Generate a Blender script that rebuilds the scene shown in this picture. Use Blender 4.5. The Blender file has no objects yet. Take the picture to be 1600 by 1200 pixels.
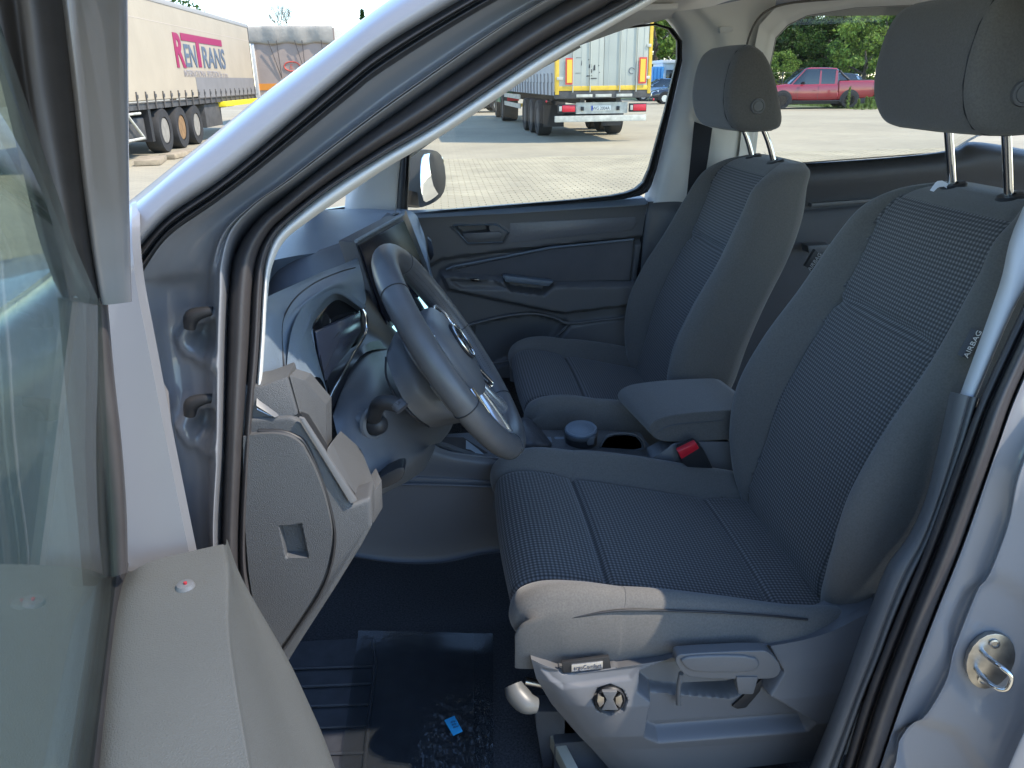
import bpy, bmesh, math, random
import numpy as np
from mathutils import Vector, Matrix
random.seed(7); rng = np.random.default_rng(7)
SC = bpy.context.scene; COL = SC.collection
R_ = math.radians
# ------------------------------------------------------------------ camera, sky, sun, exposure
FPX = 1202.0                                  # focal length in pixels of the 1600 px wide photograph
YAW, PIT, ROLL = R_(5.0), R_(21.6), R_(-0.8)
CAM = np.array([0.0, 0.0, 1.55])
_f = np.array([math.sin(YAW)*math.cos(PIT), math.cos(YAW)*math.cos(PIT), -math.sin(PIT)])
_r = np.array([math.cos(YAW), -math.sin(YAW), 0.0]); _u = np.cross(_r, _f)
_c, _s = math.cos(ROLL), math.sin(ROLL)
_r, _u = _c*_r + _s*_u, _c*_u - _s*_r
cd = bpy.data.cameras.new("camera"); cam = bpy.data.objects.new("camera", cd); COL.objects.link(cam)
cd.sensor_width = 36; cd.lens = 36*FPX/1600; cd.clip_start = 0.02; cd.clip_end = 2000
cam.matrix_world = Matrix(((_r[0], _u[0], -_f[0], CAM[0]), (_r[1], _u[1], -_f[1], CAM[1]), (_r[2], _u[2], -_f[2], CAM[2]), (0, 0, 0, 1)))
SC.camera = cam
SUN_SIDE, SUN_EL = R_(21), R_(53)             # the sun stands behind the van's left flank
world = bpy.data.worlds.new("World"); SC.world = world; world.use_nodes = True
wn = world.node_tree; sky = wn.nodes.new("ShaderNodeTexSky"); sky.sky_type = 'NISHITA'; sky.sun_disc = False
sky.sun_elevation = SUN_EL; sky.sun_rotation = R_(90) + SUN_SIDE; sky.air_density = 1.0; sky.dust_density = 0.0; sky.ozone_density = 2.0
bg = wn.nodes["Background"]; bg.inputs["Strength"].default_value = 0.15
tint = wn.nodes.new("ShaderNodeVectorMath"); tint.operation = 'MULTIPLY'; tint.inputs[1].default_value = (0.90, 0.95, 1.0)
wn.links.new(sky.outputs[0], tint.inputs[0]); wn.links.new(tint.outputs[0], bg.inputs["Color"])
sd_ = bpy.data.lights.new("sun", 'SUN'); sd_.energy = 2.0; sd_.angle = R_(0.5); sd_.color = (1.0, 0.90, 0.76)
sun = bpy.data.objects.new("sun", sd_); COL.objects.link(sun)
tosun = Vector((math.cos(SUN_SIDE)*math.cos(SUN_EL), -math.sin(SUN_SIDE)*math.cos(SUN_EL), math.sin(SUN_EL)))
sun.rotation_euler = tosun.to_track_quat('Z', 'Y').to_euler(); sun.location = (8, -8, 12)
SC.view_settings.view_transform = 'Standard'; SC.view_settings.look = 'None'
SC.view_settings.gamma = 1; SC.view_settings.use_curve_mapping = False; SC.view_settings.exposure = 1.8
# ------------------------------------------------------------------ measuring: a pixel of the photograph meets a real plane
def V(x, y, Y=None, Z=None, X=None):
    v = _f + (x-800)/FPX*_r - (y-600)/FPX*_u
    i, val = (1, Y) if Y is not None else ((2, Z) if Z is not None else (0, X))
    return CAM + v*(val-CAM[i])/v[i]
def VT(x, y, Y0, k=0.2, z0=1.15):             # near flank plane, leaning inwards above the belt
    Y = Y0
    for _ in range(5): Y = Y0 + k*max(0, V(x, y, Y)[2]-z0)
    return V(x, y, Y)
def VF(x, y, Y0, k=0.2, z0=1.18):             # far flank plane, leaning inwards above the belt
    Y = Y0
    for _ in range(8): Y = Y0 - k*max(0, V(x, y, Y)[2]-z0)
    return V(x, y, Y)
def PX(p):
    q = np.asarray(p)-CAM; d = q@_f
    return np.stack([800+FPX*(q@_r)/d, 600-FPX*(q@_u)/d], -1)
def rowY(l, Y): return [V(a[0], a[1], Y if len(a) < 3 else a[2]) for a in l]
def rowT(l, Y): return [VT(a[0], a[1], Y if len(a) < 3 else a[2]) for a in l]
def rowF(l, Y): return [VF(a[0], a[1], Y if len(a) < 3 else a[2]) for a in l]
def rowZ(l, Z): return [V(a[0], a[1], Z=Z if len(a) < 3 else a[2]) for a in l]
# ------------------------------------------------------------------ materials
MATS = {}
def mat(name, col, rough=0.5, metal=0.0, spec=0.5, noise=None, bump=None, coat=0.0, uvweave=None, vary=0.0, emit=None, sheen=0.0):
    if name in MATS: return MATS[name]
    m = bpy.data.materials.new(name); m.use_nodes = True; nt = m.node_tree; b = nt.nodes["Principled BSDF"]
    b.inputs["Base Color"].default_value = (*col, 1); b.inputs["Roughness"].default_value = rough
    b.inputs["Metallic"].default_value = metal; b.inputs["Specular IOR Level"].default_value = spec
    b.inputs["Coat Weight"].default_value = coat; b.inputs["Coat Roughness"].default_value = 0.035
    b.inputs["Sheen Weight"].default_value = sheen
    tc = nt.nodes.new("ShaderNodeTexCoord"); L = nt.links
    if vary:
        n = nt.nodes.new("ShaderNodeTexNoise"); n.inputs["Scale"].default_value = noise or 3; n.inputs["Detail"].default_value = 5
        L.new(tc.outputs["Object"], n.inputs["Vector"])
        mr = nt.nodes.new("ShaderNodeMapRange"); mr.inputs["To Min"].default_value = 1-vary; mr.inputs["To Max"].default_value = 1+vary
        mr.inputs["From Min"].default_value = 0.3; mr.inputs["From Max"].default_value = 0.7
        L.new(n.outputs["Fac"], mr.inputs["Value"])
        mx = nt.nodes.new("ShaderNodeVectorMath"); mx.operation = 'SCALE'; mx.inputs[0].default_value = col
        L.new(mr.outputs[0], mx.inputs["Scale"]); L.new(mx.outputs[0], b.inputs["Base Color"])
    if bump:                                   # (scale, strength, distance)
        n2 = nt.nodes.new("ShaderNodeTexNoise"); n2.inputs["Scale"].default_value = bump[0]; n2.inputs["Detail"].default_value = 3
        L.new(tc.outputs["Object"], n2.inputs["Vector"])
        bp = nt.nodes.new("ShaderNodeBump"); bp.inputs["Strength"].default_value = bump[1]; bp.inputs["Distance"].default_value = bump[2]
        L.new(n2.outputs["Fac"], bp.inputs["Height"]); L.new(bp.outputs[0], b.inputs["Normal"])
    if emit: b.inputs["Emission Color"].default_value = (*emit[0], 1); b.inputs["Emission Strength"].default_value = emit[1]
    MATS[name] = m; return m
def grain(name, col, rough=0.55, cell=700, strength=0.5, spec=0.4):   # moulded plastic with leather grain
    if name in MATS: return MATS[name]
    m = mat(name, col, rough, spec=spec, vary=0.06, noise=6); nt = m.node_tree; L = nt.links
    tc = nt.nodes.new("ShaderNodeTexCoord"); v = nt.nodes.new("ShaderNodeTexVoronoi"); v.inputs["Scale"].default_value = cell; v.feature = 'DISTANCE_TO_EDGE'
    nn = nt.nodes.new("ShaderNodeTexNoise"); nn.inputs["Scale"].default_value = cell*1.3
    L.new(tc.outputs["Object"], v.inputs["Vector"]); L.new(tc.outputs["Object"], nn.inputs["Vector"])
    ad = nt.nodes.new("ShaderNodeMath"); ad.operation = 'ADD'; L.new(v.outputs["Distance"], ad.inputs[0]); L.new(nn.outputs["Fac"], ad.inputs[1])
    bp = nt.nodes.new("ShaderNodeBump"); bp.inputs["Strength"].default_value = strength; bp.inputs["Distance"].default_value = 0.0016
    L.new(ad.outputs[0], bp.inputs["Height"]); L.new(bp.outputs[0], nt.nodes["Principled BSDF"].inputs["Normal"]); return m
def weave(name, dark, light, pitch, pitch2=None, amt=1.0):      # small two-tone check, from the UV map in metres
    if name in MATS: return MATS[name]
    m = mat(name, dark, 0.9, spec=0.15, sheen=0.15); nt = m.node_tree; L = nt.links; N = nt.nodes.new
    uv = N("ShaderNodeUVMap"); uv.uv_map = "UVMap"; sp = N("ShaderNodeSeparateXYZ"); L.new(uv.outputs[0], sp.inputs[0])
    def wav(o, p):
        a = N("ShaderNodeMath"); a.operation = 'MULTIPLY'; a.inputs[1].default_value = 2*math.pi/p; L.new(o, a.inputs[0])
        s = N("ShaderNodeMath"); s.operation = 'SINE'; L.new(a.outputs[0], s.inputs[0])
        c = N("ShaderNodeMapRange"); c.inputs["From Min"].default_value = -0.5; c.inputs["From Max"].default_value = 0.6; L.new(s.outputs[0], c.inputs["Value"]); return c.outputs[0]
    a = wav(sp.outputs[0], pitch); b = wav(sp.outputs[1], pitch2 or pitch)
    mu = N("ShaderNodeMath"); mu.operation = 'MULTIPLY'; L.new(a, mu.inputs[0]); L.new(b, mu.inputs[1])
    ad = N("ShaderNodeMath"); ad.operation = 'ADD'; L.new(a, ad.inputs[0]); L.new(b, ad.inputs[1])
    hf = N("ShaderNodeMath"); hf.operation = 'MULTIPLY'; hf.inputs[1].default_value = 0.28; L.new(ad.outputs[0], hf.inputs[0])
    sm = N("ShaderNodeMath"); sm.operation = 'MULTIPLY_ADD'; sm.inputs[1].default_value = 0.44; L.new(mu.outputs[0], sm.inputs[0]); L.new(hf.outputs[0], sm.inputs[2])
    tc = N("ShaderNodeTexCoord"); nz = N("ShaderNodeTexNoise"); nz.inputs["Scale"].default_value = 900; L.new(tc.outputs["Object"], nz.inputs["Vector"])
    am = N("ShaderNodeMath"); am.operation = 'MULTIPLY'; am.inputs[1].default_value = amt; L.new(sm.outputs[0], am.inputs[0])
    mx = N("ShaderNodeMix"); mx.data_type = 'RGBA'; mx.inputs[6].default_value = (*dark, 1); mx.inputs[7].default_value = (*light, 1); L.new(am.outputs[0], mx.inputs[0])
    hv = N("ShaderNodeMapRange"); hv.inputs["To Min"].default_value = 0.7; hv.inputs["To Max"].default_value = 1.3; L.new(nz.outputs["Fac"], hv.inputs["Value"])
    vm = N("ShaderNodeVectorMath"); vm.operation = 'SCALE'; L.new(mx.outputs[2], vm.inputs[0]); L.new(hv.outputs[0], vm.inputs["Scale"])
    B = nt.nodes["Principled BSDF"]; L.new(vm.outputs[0], B.inputs["Base Color"])
    bp = N("ShaderNodeBump"); bp.inputs["Strength"].default_value = 0.6; bp.inputs["Distance"].default_value = 0.0008
    L.new(sm.outputs[0], bp.inputs["Height"]); L.new(bp.outputs[0], B.inputs["Normal"]); return m
def glass(name, tint, refl=1.5, dirt=0.0, k=1.0):
    if name in MATS: return MATS[name]
    m = bpy.data.materials.new(name); m.use_nodes = True; nt = m.node_tree; nt.nodes.remove(nt.nodes["Principled BSDF"]); N = nt.nodes.new; L = nt.links
    t = N("ShaderNodeBsdfTransparent"); t.inputs[0].default_value = (*tint, 1)
    g = N("ShaderNodeBsdfGlossy"); g.inputs["Roughness"].default_value = 0.01
    fr = N("ShaderNodeFresnel"); fr.inputs["IOR"].default_value = refl; mx = N("ShaderNodeMixShader")
    fk = N("ShaderNodeMath"); fk.operation = 'MULTIPLY'; fk.inputs[1].default_value = k; L.new(fr.outputs[0], fk.inputs[0]); L.new(fk.outputs[0], mx.inputs[0]); L.new(t.outputs[0], mx.inputs[1]); L.new(g.outputs[0], mx.inputs[2])
    out = nt.nodes["Material Output"]; last = mx
    if dirt:
        d = N("ShaderNodeBsdfDiffuse"); d.inputs[0].default_value = (.6, .6, .55, 1); tc = N("ShaderNodeTexCoord")
        nz = N("ShaderNodeTexNoise"); nz.inputs["Scale"].default_value = 6; L.new(tc.outputs["Object"], nz.inputs["Vector"])
        mr = N("ShaderNodeMapRange"); mr.inputs["From Min"].default_value = .35; mr.inputs["From Max"].default_value = .8; mr.inputs["To Max"].default_value = dirt; mr.inputs["To Min"].default_value = dirt*.4
        L.new(nz.outputs["Fac"], mr.inputs["Value"]); m2 = N("ShaderNodeMixShader"); L.new(mr.outputs[0], m2.inputs[0]); L.new(mx.outputs[0], m2.inputs[1]); L.new(d.outputs[0], m2.inputs[2]); last = m2
    L.new(last.outputs[0], out.inputs["Surface"]); MATS[name] = m; return m
PAINT = mat("grey_body_paint", (0.215, 0.216, 0.228), 0.34, spec=0.4, coat=0.55)
RUBBER = mat("black_rubber", (0.022, 0.022, 0.024), 0.5, spec=0.45, vary=0.15, noise=30, bump=(400, .1, .0005))
SEALM = mat("door_seal_rubber", (0.05, 0.045, 0.045), 0.45, spec=0.5, vary=0.15, noise=20)
PLAS = grain("charcoal_moulded_plastic", (0.085, 0.087, 0.09), 0.48)
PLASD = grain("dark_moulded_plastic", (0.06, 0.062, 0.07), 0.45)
PLASM = mat("matt_seat_trim_plastic", (0.115, 0.117, 0.122), 0.42, spec=0.4, vary=0.05, noise=8, bump=(1200, .25, .0003))
PLASTOP = grain("dashboard_pad", (0.13, 0.165, 0.205), 0.34, spec=1.0)  # blue sheen of the sky is put into this colour
GLOSSB = mat("gloss_black", (0.012, 0.012, 0.014), 0.08, spec=0.6)
CREAM = mat("pale_pillar_trim", (0.66, 0.65, 0.62), 0.8, vary=0.03, noise=10, bump=(600, .15, .0004))
LINER = mat("headliner_cloth", (0.70, 0.68, 0.65), 0.95, vary=0.05, noise=4, bump=(900, .3, .0006))
FAB = mat("charcoal_seat_cloth", (0.128, 0.122, 0.114), 0.95, spec=0.1, vary=0.12, noise=350, bump=(1500, .5, .0006), sheen=0.25)
CARP = mat("black_carpet", (0.055, 0.056, 0.06), 1.0, spec=0.1, vary=0.4, noise=250, bump=(500, .8, .002))
CHROME = mat("polished_chrome", (0.75, 0.74, 0.72), 0.09, metal=1.0)
STEEL = mat("worn_steel", (0.42, 0.40, 0.37), 0.3, metal=1.0, vary=0.25, noise=60)
SILVER = mat("satin_silver_trim", (0.62, 0.62, 0.63), 0.25, metal=0.8)
LEATH = mat("black_leather", (0.085, 0.086, 0.09), 0.38, spec=0.5, vary=0.08, noise=40, bump=(900, .25, .0005))
CHECK = weave("checked_seat_cloth", (0.050, 0.048, 0.048), (0.185, 0.180, 0.175), 0.0070)
# ------------------------------------------------------------------ mesh building
def link(name, me, m, parent=None, smooth=True):
    if m is not None and not me.materials: me.materials.append(m)
    if smooth:
        me.polygons.foreach_set("use_smooth", [True]*len(me.polygons))
    o = bpy.data.objects.new(name, me); COL.objects.link(o)
    if parent is not None:
        o.parent = parent
        if parent.type == 'EMPTY': o.matrix_parent_inverse = Matrix.Translation(-Vector(parent.location))
    return o
def mesh(name, vs, fs, m, parent=None, smooth=False, uv=None, auto=None):
    me = bpy.data.meshes.new(name); me.from_pydata([tuple(map(float, v)) for v in vs], [], [tuple(f) for f in fs]); me.update()
    if uv is not None:
        l = me.uv_layers.new(name="UVMap"); idx = np.zeros(len(me.loops), int); me.loops.foreach_get("vertex_index", idx)
        l.data.foreach_set("uv", np.asarray(uv)[idx].ravel())
    o = link(name, me, m, parent, smooth)
    if auto: 
        try: me.set_sharp_from_angle(angle=R_(auto))
        except Exception: pass
    return o
def rebase(o, base):                            # give a single-mesh thing its origin at its base
    b = Vector(base); o.data.transform(Matrix.Translation(-b)); o.location = b; return o
def empty(name, loc, label=None, cat=None, group=None):
    o = bpy.data.objects.new(name, None); COL.objects.link(o); o.location = loc
    return tag(o, label, cat, group)
def tag(o, label=None, cat=None, group=None, kind=None):
    if label: o["label"] = label
    if cat: o["category"] = cat
    if group: o["group"] = group
    if kind: o["kind"] = kind
    return o
def catmull(P, t):
    n = len(P)-1; i = np.clip(np.floor(t).astype(int), 0, n-1); f = (t-i)[:, None]
    p1, p2 = P[i], P[i+1]; p0 = np.where((i > 0)[:, None], P[np.maximum(i-1, 0)], 2*p1-p2); p3 = np.where((i+2 <= n)[:, None], P[np.minimum(i+2, n)], 2*p2-p1)
    return 0.5*((2*p1)+(-p0+p2)*f+(2*p0-5*p1+4*p2-p3)*f**2+(-p0+3*p1-3*p2+p3)*f**3)
def resamp(P, n, how):                          # how: 'c' Catmull by index, 'l' linear by index, 'a' by arc length
    P = np.asarray(P, float)
    if how == 'a':
        d = np.r_[0, np.cumsum(np.linalg.norm(np.diff(P, axis=0), axis=1))]; x = np.linspace(0, d[-1], n+1)
        return np.stack([np.interp(x, d, P[:, k]) for k in range(P.shape[1])], 1)
    t = np.linspace(0, len(P)-1, n+1)
    if how == 'l' or len(P) < 3:
        return np.stack([np.interp(t, np.arange(len(P)), P[:, k]) for k in range(P.shape[1])], 1)
    return catmull(P, t)
def sdist(pts, poly):                           # signed distance, positive inside
    poly = np.asarray(poly, float); d = np.full(len(pts), 1e9); ins = np.zeros(len(pts), bool); n = len(poly)
    for i in range(n):
        a, b = poly[i], poly[(i+1) % n]; e = b-a; w = pts-a
        t = np.clip((w@e)/(e@e+1e-12), 0, 1); d = np.minimum(d, np.linalg.norm(w-t[:, None]*e, axis=1))
        c = (a[1] > pts[:, 1]) != (b[1] > pts[:, 1])
        with np.errstate(divide='ignore', invalid='ignore'):
            xi = (b[0]-a[0])*(pts[:, 1]-a[1])/(b[1]-a[1]+1e-12)+a[0]
        ins ^= c & (pts[:, 0] < xi)
    return np.where(ins, d, -d)
def loft(name, rows, m, parent=None, nu=24, nv=4, hu='c', hv='c', layers=(), axis=(0, -1, 0), skirt=0.0, smooth=True, flat=False, sk_axis=None):
    A = np.stack([resamp(r, nu, hu) for r in rows])          # rows x (nu+1) x 3
    nvt = (len(rows)-1)*nv
    G = np.stack([resamp(A[:, j], nvt, hv) for j in range(nu+1)], 1)
    base = G.reshape(-1, 3).copy(); ax = np.array(axis, float)
    if layers:
        px = PX(base)
        for L in layers:
            sd = sdist(px, L[0]); s = np.clip(sd/L[2]+0.5, 0, 1); s = s*s*(3-2*s); base += ax*(s*L[1])[:, None]
    nr, nc = G.shape[:2]; vs = list(base); fs = []
    for i in range(nr-1):
        for j in range(nc-1):
            a = i*nc+j; fs.append((a, a+1, a+nc+1, a+nc))
    if skirt:
        b = list(range(nc))+[i*nc+nc-1 for i in range(1, nr)]+[(nr-1)*nc+j for j in range(nc-2, -1, -1)]+[i*nc for i in range(nr-2, 0, -1)]
        k0 = len(vs); sx = np.array(sk_axis if sk_axis is not None else -ax, float)
        vs += [base[i]+sx*skirt for i in b]; n = len(b)
        for k in range(n): fs.append((b[k], k0+k, k0+(k+1) % n, b[(k+1) % n]))
    o = mesh(name, vs, fs, m, parent, smooth and not flat)
    if skirt and smooth and not flat:
        try: o.data.set_sharp_from_angle(angle=R_(50))
        except Exception: pass
    return o
def prism(name, pts, vec, m, parent=None, bevel=0.0, seg=2, smooth=True):   # planar outline pushed back by vec
    n = len(pts); P = [np.asarray(p, float) for p in pts]; v = np.asarray(vec, float)
    vs = P+[p+v for p in P]; fs = [tuple(range(n)), tuple(range(2*n-1, n-1, -1))]+[(i, i+n, (i+1) % n+n, (i+1) % n) for i in range(n)]
    bm = bmesh.new(); bv = [bm.verts.new(tuple(q)) for q in vs]
    for f in fs: bm.faces.new([bv[i] for i in f])
    bmesh.ops.recalc_face_normals(bm, faces=bm.faces)
    if bevel: bmesh.ops.bevel(bm, geom=list(bm.edges), offset=bevel, segments=seg, profile=0.6, affect='EDGES', clamp_overlap=True)
    me = bpy.data.meshes.new(name); bm.to_mesh(me); bm.free(); o = link(name, me, m, parent, smooth)
    if smooth:
        try: me.set_sharp_from_angle(angle=R_(35))
        except Exception: pass
    return o
def smoothpoly(pts, it=2, closed=True):          # Chaikin corner cutting of a pixel outline
    P = np.asarray(pts, float)
    for _ in range(it):
        N_ = np.roll(P, -1, 0); P = np.stack([P*.75+N_*.25, P*.25+N_*.75], 1).reshape(-1, P.shape[1])
    return [tuple(p) for p in P]
def ppoly(name, px, Y, t, m, parent=None, bevel=0.002, rnd=0, far=False, near=False):
    if rnd: px = smoothpoly(px, rnd)
    if far: pts = rowF(px, Y)
    elif near: pts = rowT(px, Y)
    else: pts = rowY(px, Y)
    return prism(name, pts, (0, t, 0), m, parent, bevel)
def box(name, lo, hi, m, parent=None, bevel=0.0):
    x0, y0, z0 = lo; x1, y1, z1 = hi
    return prism(name, [(x0, y0, z0), (x1, y0, z0), (x1, y0, z1), (x0, y0, z1)], (0, y1-y0, 0), m, parent, bevel)
def tube(name, pts, r, m, parent=None, n=12, sub=4, flat=1.0, closed=False, how='c', up=None):
    P = np.asarray(pts, float)
    if closed:
        k = len(P); P = catmull(np.vstack([P, P[:1]]), np.linspace(0, k, k*sub, endpoint=False)) if sub > 1 else P; rr = np.full(len(P), r if np.isscalar(r) else r[0])
    else:
        rr = np.array([r]*len(P) if np.isscalar(r) else r, float); N_ = (len(P)-1)*sub
        P4 = resamp(np.c_[P, rr], N_, how); P, rr = P4[:, :3], P4[:, 3]
    T = np.gradient(P, axis=0) if not closed else np.roll(P, -1, 0)-np.roll(P, 1, 0)
    T /= np.linalg.norm(T, axis=1)[:, None]+1e-12
    a = np.array(up if up is not None else (0, 0, 1.0)); 
    if up is None and abs(T[0] @ a) > 0.9: a = np.array((0, 1.0, 0))
    vs = []; nrm = a
    for i in range(len(P)):
        s = np.cross(T[i], nrm if up is None else a); s /= np.linalg.norm(s)+1e-12; w = np.cross(s, T[i]); nrm = w
        for k in range(n):
            t = 2*math.pi*k/n; vs.append(P[i]+rr[i]*(math.cos(t)*s+math.sin(t)*w*flat))
    fs = []; M = len(P)
    for i in range(M if closed else M-1):
        for k in range(n):
            j = (i+1) % M; fs.append((i*n+k, i*n+(k+1) % n, j*n+(k+1) % n, j*n+k))
    if not closed: fs += [tuple(range(n-1, -1, -1)), tuple((M-1)*n+k for k in range(n))]
    return mesh(name, vs, fs, m, parent, True, auto=60)
def lathe(name, prof, c, ax, m, parent=None, n=32):   # prof: (radius, height) pairs about axis ax through c
    a = Vector(ax).normalized(); q = a.to_track_quat('Z', 'Y'); vs = []; fs = []
    for r, h in prof:
        for k in range(n):
            t = 2*math.pi*k/n; vs.append(Vector(c)+q @ Vector((r*math.cos(t), r*math.sin(t), h)))
    for i in range(len(prof)-1):
        for k in range(n): fs.append((i*n+k, i*n+(k+1) % n, (i+1)*n+(k+1) % n, (i+1)*n+k))
    fs += [tuple(range(n-1, -1, -1)), tuple((len(prof)-1)*n+k for k in range(n))]
    return mesh(name, vs, fs, m, parent, True, auto=35)
def join_px(name, objs):                        # several shapes into one mesh
    bm = bmesh.new()
    for o in objs:
        bm.from_mesh(o.data)
    me = objs[0].data.copy(); me.name = name; bm.to_mesh(me); bm.free(); par = objs[0].parent; inv = objs[0].matrix_parent_inverse.copy()
    for o in objs: bpy.data.objects.remove(o, do_unlink=True)
    n = bpy.data.objects.new(name, me); COL.objects.link(n); n.parent = par; n.matrix_parent_inverse = inv; return n
def text(name, s, size, origin, ex, ey, m, parent=None, ext=0.0006, align='LEFT', shear=0.0, width=None, bold=0.0):
    c = bpy.data.curves.new(name, 'FONT'); c.body = s; c.size = size; c.extrude = ext; c.align_x = align; c.shear = shear; c.offset = bold
    t = bpy.data.objects.new(name, c); COL.objects.link(t); bpy.context.view_layer.update()
    me = bpy.data.meshes.new_from_object(t.evaluated_get(bpy.context.evaluated_depsgraph_get())); bpy.data.objects.remove(t, do_unlink=True)
    ex = Vector(ex).normalized(); ey = Vector(ey).normalized(); ez = ex.cross(ey)
    sx = 1.0
    if width:
        xs = [v.co.x for v in me.vertices]; sx = width/(max(xs)-min(xs))
    M = Matrix(((ex.x*sx, ey.x, ez.x, origin[0]), (ex.y*sx, ey.y, ez.y, origin[1]), (ex.z*sx, ey.z, ez.z, origin[2]), (0, 0, 0, 1)))
    me.transform(M); me.materials.clear(); me.name = name
    return link(name, me, m, parent, False)
# ================================================================== THE VAN
van = empty("parked_van", (0.4, 1.58, 0), "grey van in the foreground, front door wide open, seats and wheel in view", "van")
# ---- floor pan, tunnel, sill
box("floor_carpet", (-0.75, 0.72, 0.38), (2.2, 2.36, 0.42), CARP, van)
box("firewall", (-.62, .76, .42), (-.58, 2.38, 1.20), CARP, van)
box("side_lining", (-.62, 2.37, .40), (2.2, 2.40, 1.15), CARP, van)
# ---- dashboard --------------------------------------------------
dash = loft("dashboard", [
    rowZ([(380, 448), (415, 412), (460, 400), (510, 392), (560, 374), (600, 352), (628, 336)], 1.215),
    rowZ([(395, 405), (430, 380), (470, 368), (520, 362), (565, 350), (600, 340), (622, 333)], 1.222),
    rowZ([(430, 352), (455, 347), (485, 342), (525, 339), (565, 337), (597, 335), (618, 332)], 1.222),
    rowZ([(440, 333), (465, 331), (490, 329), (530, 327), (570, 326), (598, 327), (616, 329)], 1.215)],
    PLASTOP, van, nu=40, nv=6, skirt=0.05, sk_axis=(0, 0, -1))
# shelf behind the instrument hood, always in shade
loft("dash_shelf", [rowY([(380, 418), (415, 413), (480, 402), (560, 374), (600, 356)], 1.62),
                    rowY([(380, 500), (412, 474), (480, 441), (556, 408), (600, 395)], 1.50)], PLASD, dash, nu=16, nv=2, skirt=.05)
# instrument hood and the body of the dashboard in front of the driver
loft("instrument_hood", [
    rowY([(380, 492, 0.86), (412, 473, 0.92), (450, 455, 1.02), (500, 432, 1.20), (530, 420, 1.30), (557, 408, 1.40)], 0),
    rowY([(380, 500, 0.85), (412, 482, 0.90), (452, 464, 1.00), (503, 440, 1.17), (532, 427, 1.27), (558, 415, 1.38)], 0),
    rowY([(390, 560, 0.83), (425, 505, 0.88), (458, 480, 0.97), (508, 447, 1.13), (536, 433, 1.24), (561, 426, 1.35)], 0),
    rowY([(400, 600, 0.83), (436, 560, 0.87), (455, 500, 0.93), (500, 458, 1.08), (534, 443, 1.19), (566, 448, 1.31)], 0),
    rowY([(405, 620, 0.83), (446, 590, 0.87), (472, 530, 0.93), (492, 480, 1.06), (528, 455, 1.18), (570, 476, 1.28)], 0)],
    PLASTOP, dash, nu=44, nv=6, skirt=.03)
tube("cover_shut_line", [V(x, y, .7905) for x, y in ((404, 673), (440, 674), (463, 682), (478, 695), (497, 737), (515, 790), (523, 846), (507, 913), (462, 985), (420, 1044))], .0022, RUBBER, dash, n=6)
tube("hood_seam", [V(*p) for p in ((555, 418, 1.30), (530, 425, 1.22), (495, 440, 1.10), (465, 462, .985), (446, 490, .93), (440, 520, .895), (446, 590, .866), (455, 640, .86))], 0.0011, RUBBER, dash, n=6)
loft("instrument_surround", [
    rowY([(446, 590, .868), (455, 520, .90), (474, 478, .99), (505, 455, 1.10), (535, 452, 1.19), (572, 478, 1.275)], 0),
    rowY([(475, 596, .885), (472, 530, .93), (486, 490, 1.03), (512, 464, 1.12), (533, 461, 1.19), (567, 484, 1.27)], 0),
    rowY([(500, 590, .93), (484, 535, .98), (486, 505, 1.04), (506, 474, 1.13), (529, 459, 1.21), (564, 482, 1.29)], 0),
    rowY([(515, 625, 1.02), (494, 550, 1.05), (488, 510, 1.09), (512, 478, 1.19), (530, 470, 1.26), (560, 488, 1.34)], 0)],
    PLASTOP, dash, nu=36, nv=4)
prism("instrument_screen", rowY([(488, 511, 1.10), (512, 478, 1.20), (527, 463, 1.25), (563, 484, 1.34), (571, 522, 1.34), (536, 580, 1.20), (513, 622, 1.06), (497, 573, 1.05)], 0), (-.02, .03, 0), GLOSSB, dash, .003)
prism("instrument_glass_panel", rowY([(500, 560, 1.06), (494, 520, 1.09), (562, 488, 1.31), (564, 518, 1.31), (535, 566, 1.20), (506, 600, 1.06)], 0), (-.004, .01, 0),
      mat("reflection_grey_display", (0.11, 0.11, 0.14), 0.15, spec=.6), dash, .001)  # grey of a reflection put into the display's own colour
tube("cluster_trim", [V(*p) for p in ((563, 478, 1.27), (571, 492, 1.27), (571, 520, 1.26), (553, 552, 1.19), (536, 584, 1.12), (520, 612, 1.05), (512, 632, 1.0))], [0.002, .003, .003, .002, .002, .003, .002], CHROME, dash, n=8)
# dark zone below the cluster, right of the cluster
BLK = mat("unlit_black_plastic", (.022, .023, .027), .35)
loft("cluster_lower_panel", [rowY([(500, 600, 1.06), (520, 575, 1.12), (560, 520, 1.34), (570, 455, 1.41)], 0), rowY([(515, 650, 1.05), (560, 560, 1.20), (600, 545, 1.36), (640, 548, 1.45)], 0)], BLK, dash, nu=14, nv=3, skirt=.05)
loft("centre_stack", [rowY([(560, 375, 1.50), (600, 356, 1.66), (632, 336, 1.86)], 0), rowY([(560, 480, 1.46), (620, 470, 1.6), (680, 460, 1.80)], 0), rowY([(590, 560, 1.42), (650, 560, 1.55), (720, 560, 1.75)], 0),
                      rowY([(620, 680, 1.42), (700, 650, 1.55), (770, 640, 1.72)], 0)], BLK, dash, nu=12, nv=4, skirt=.08)
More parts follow.
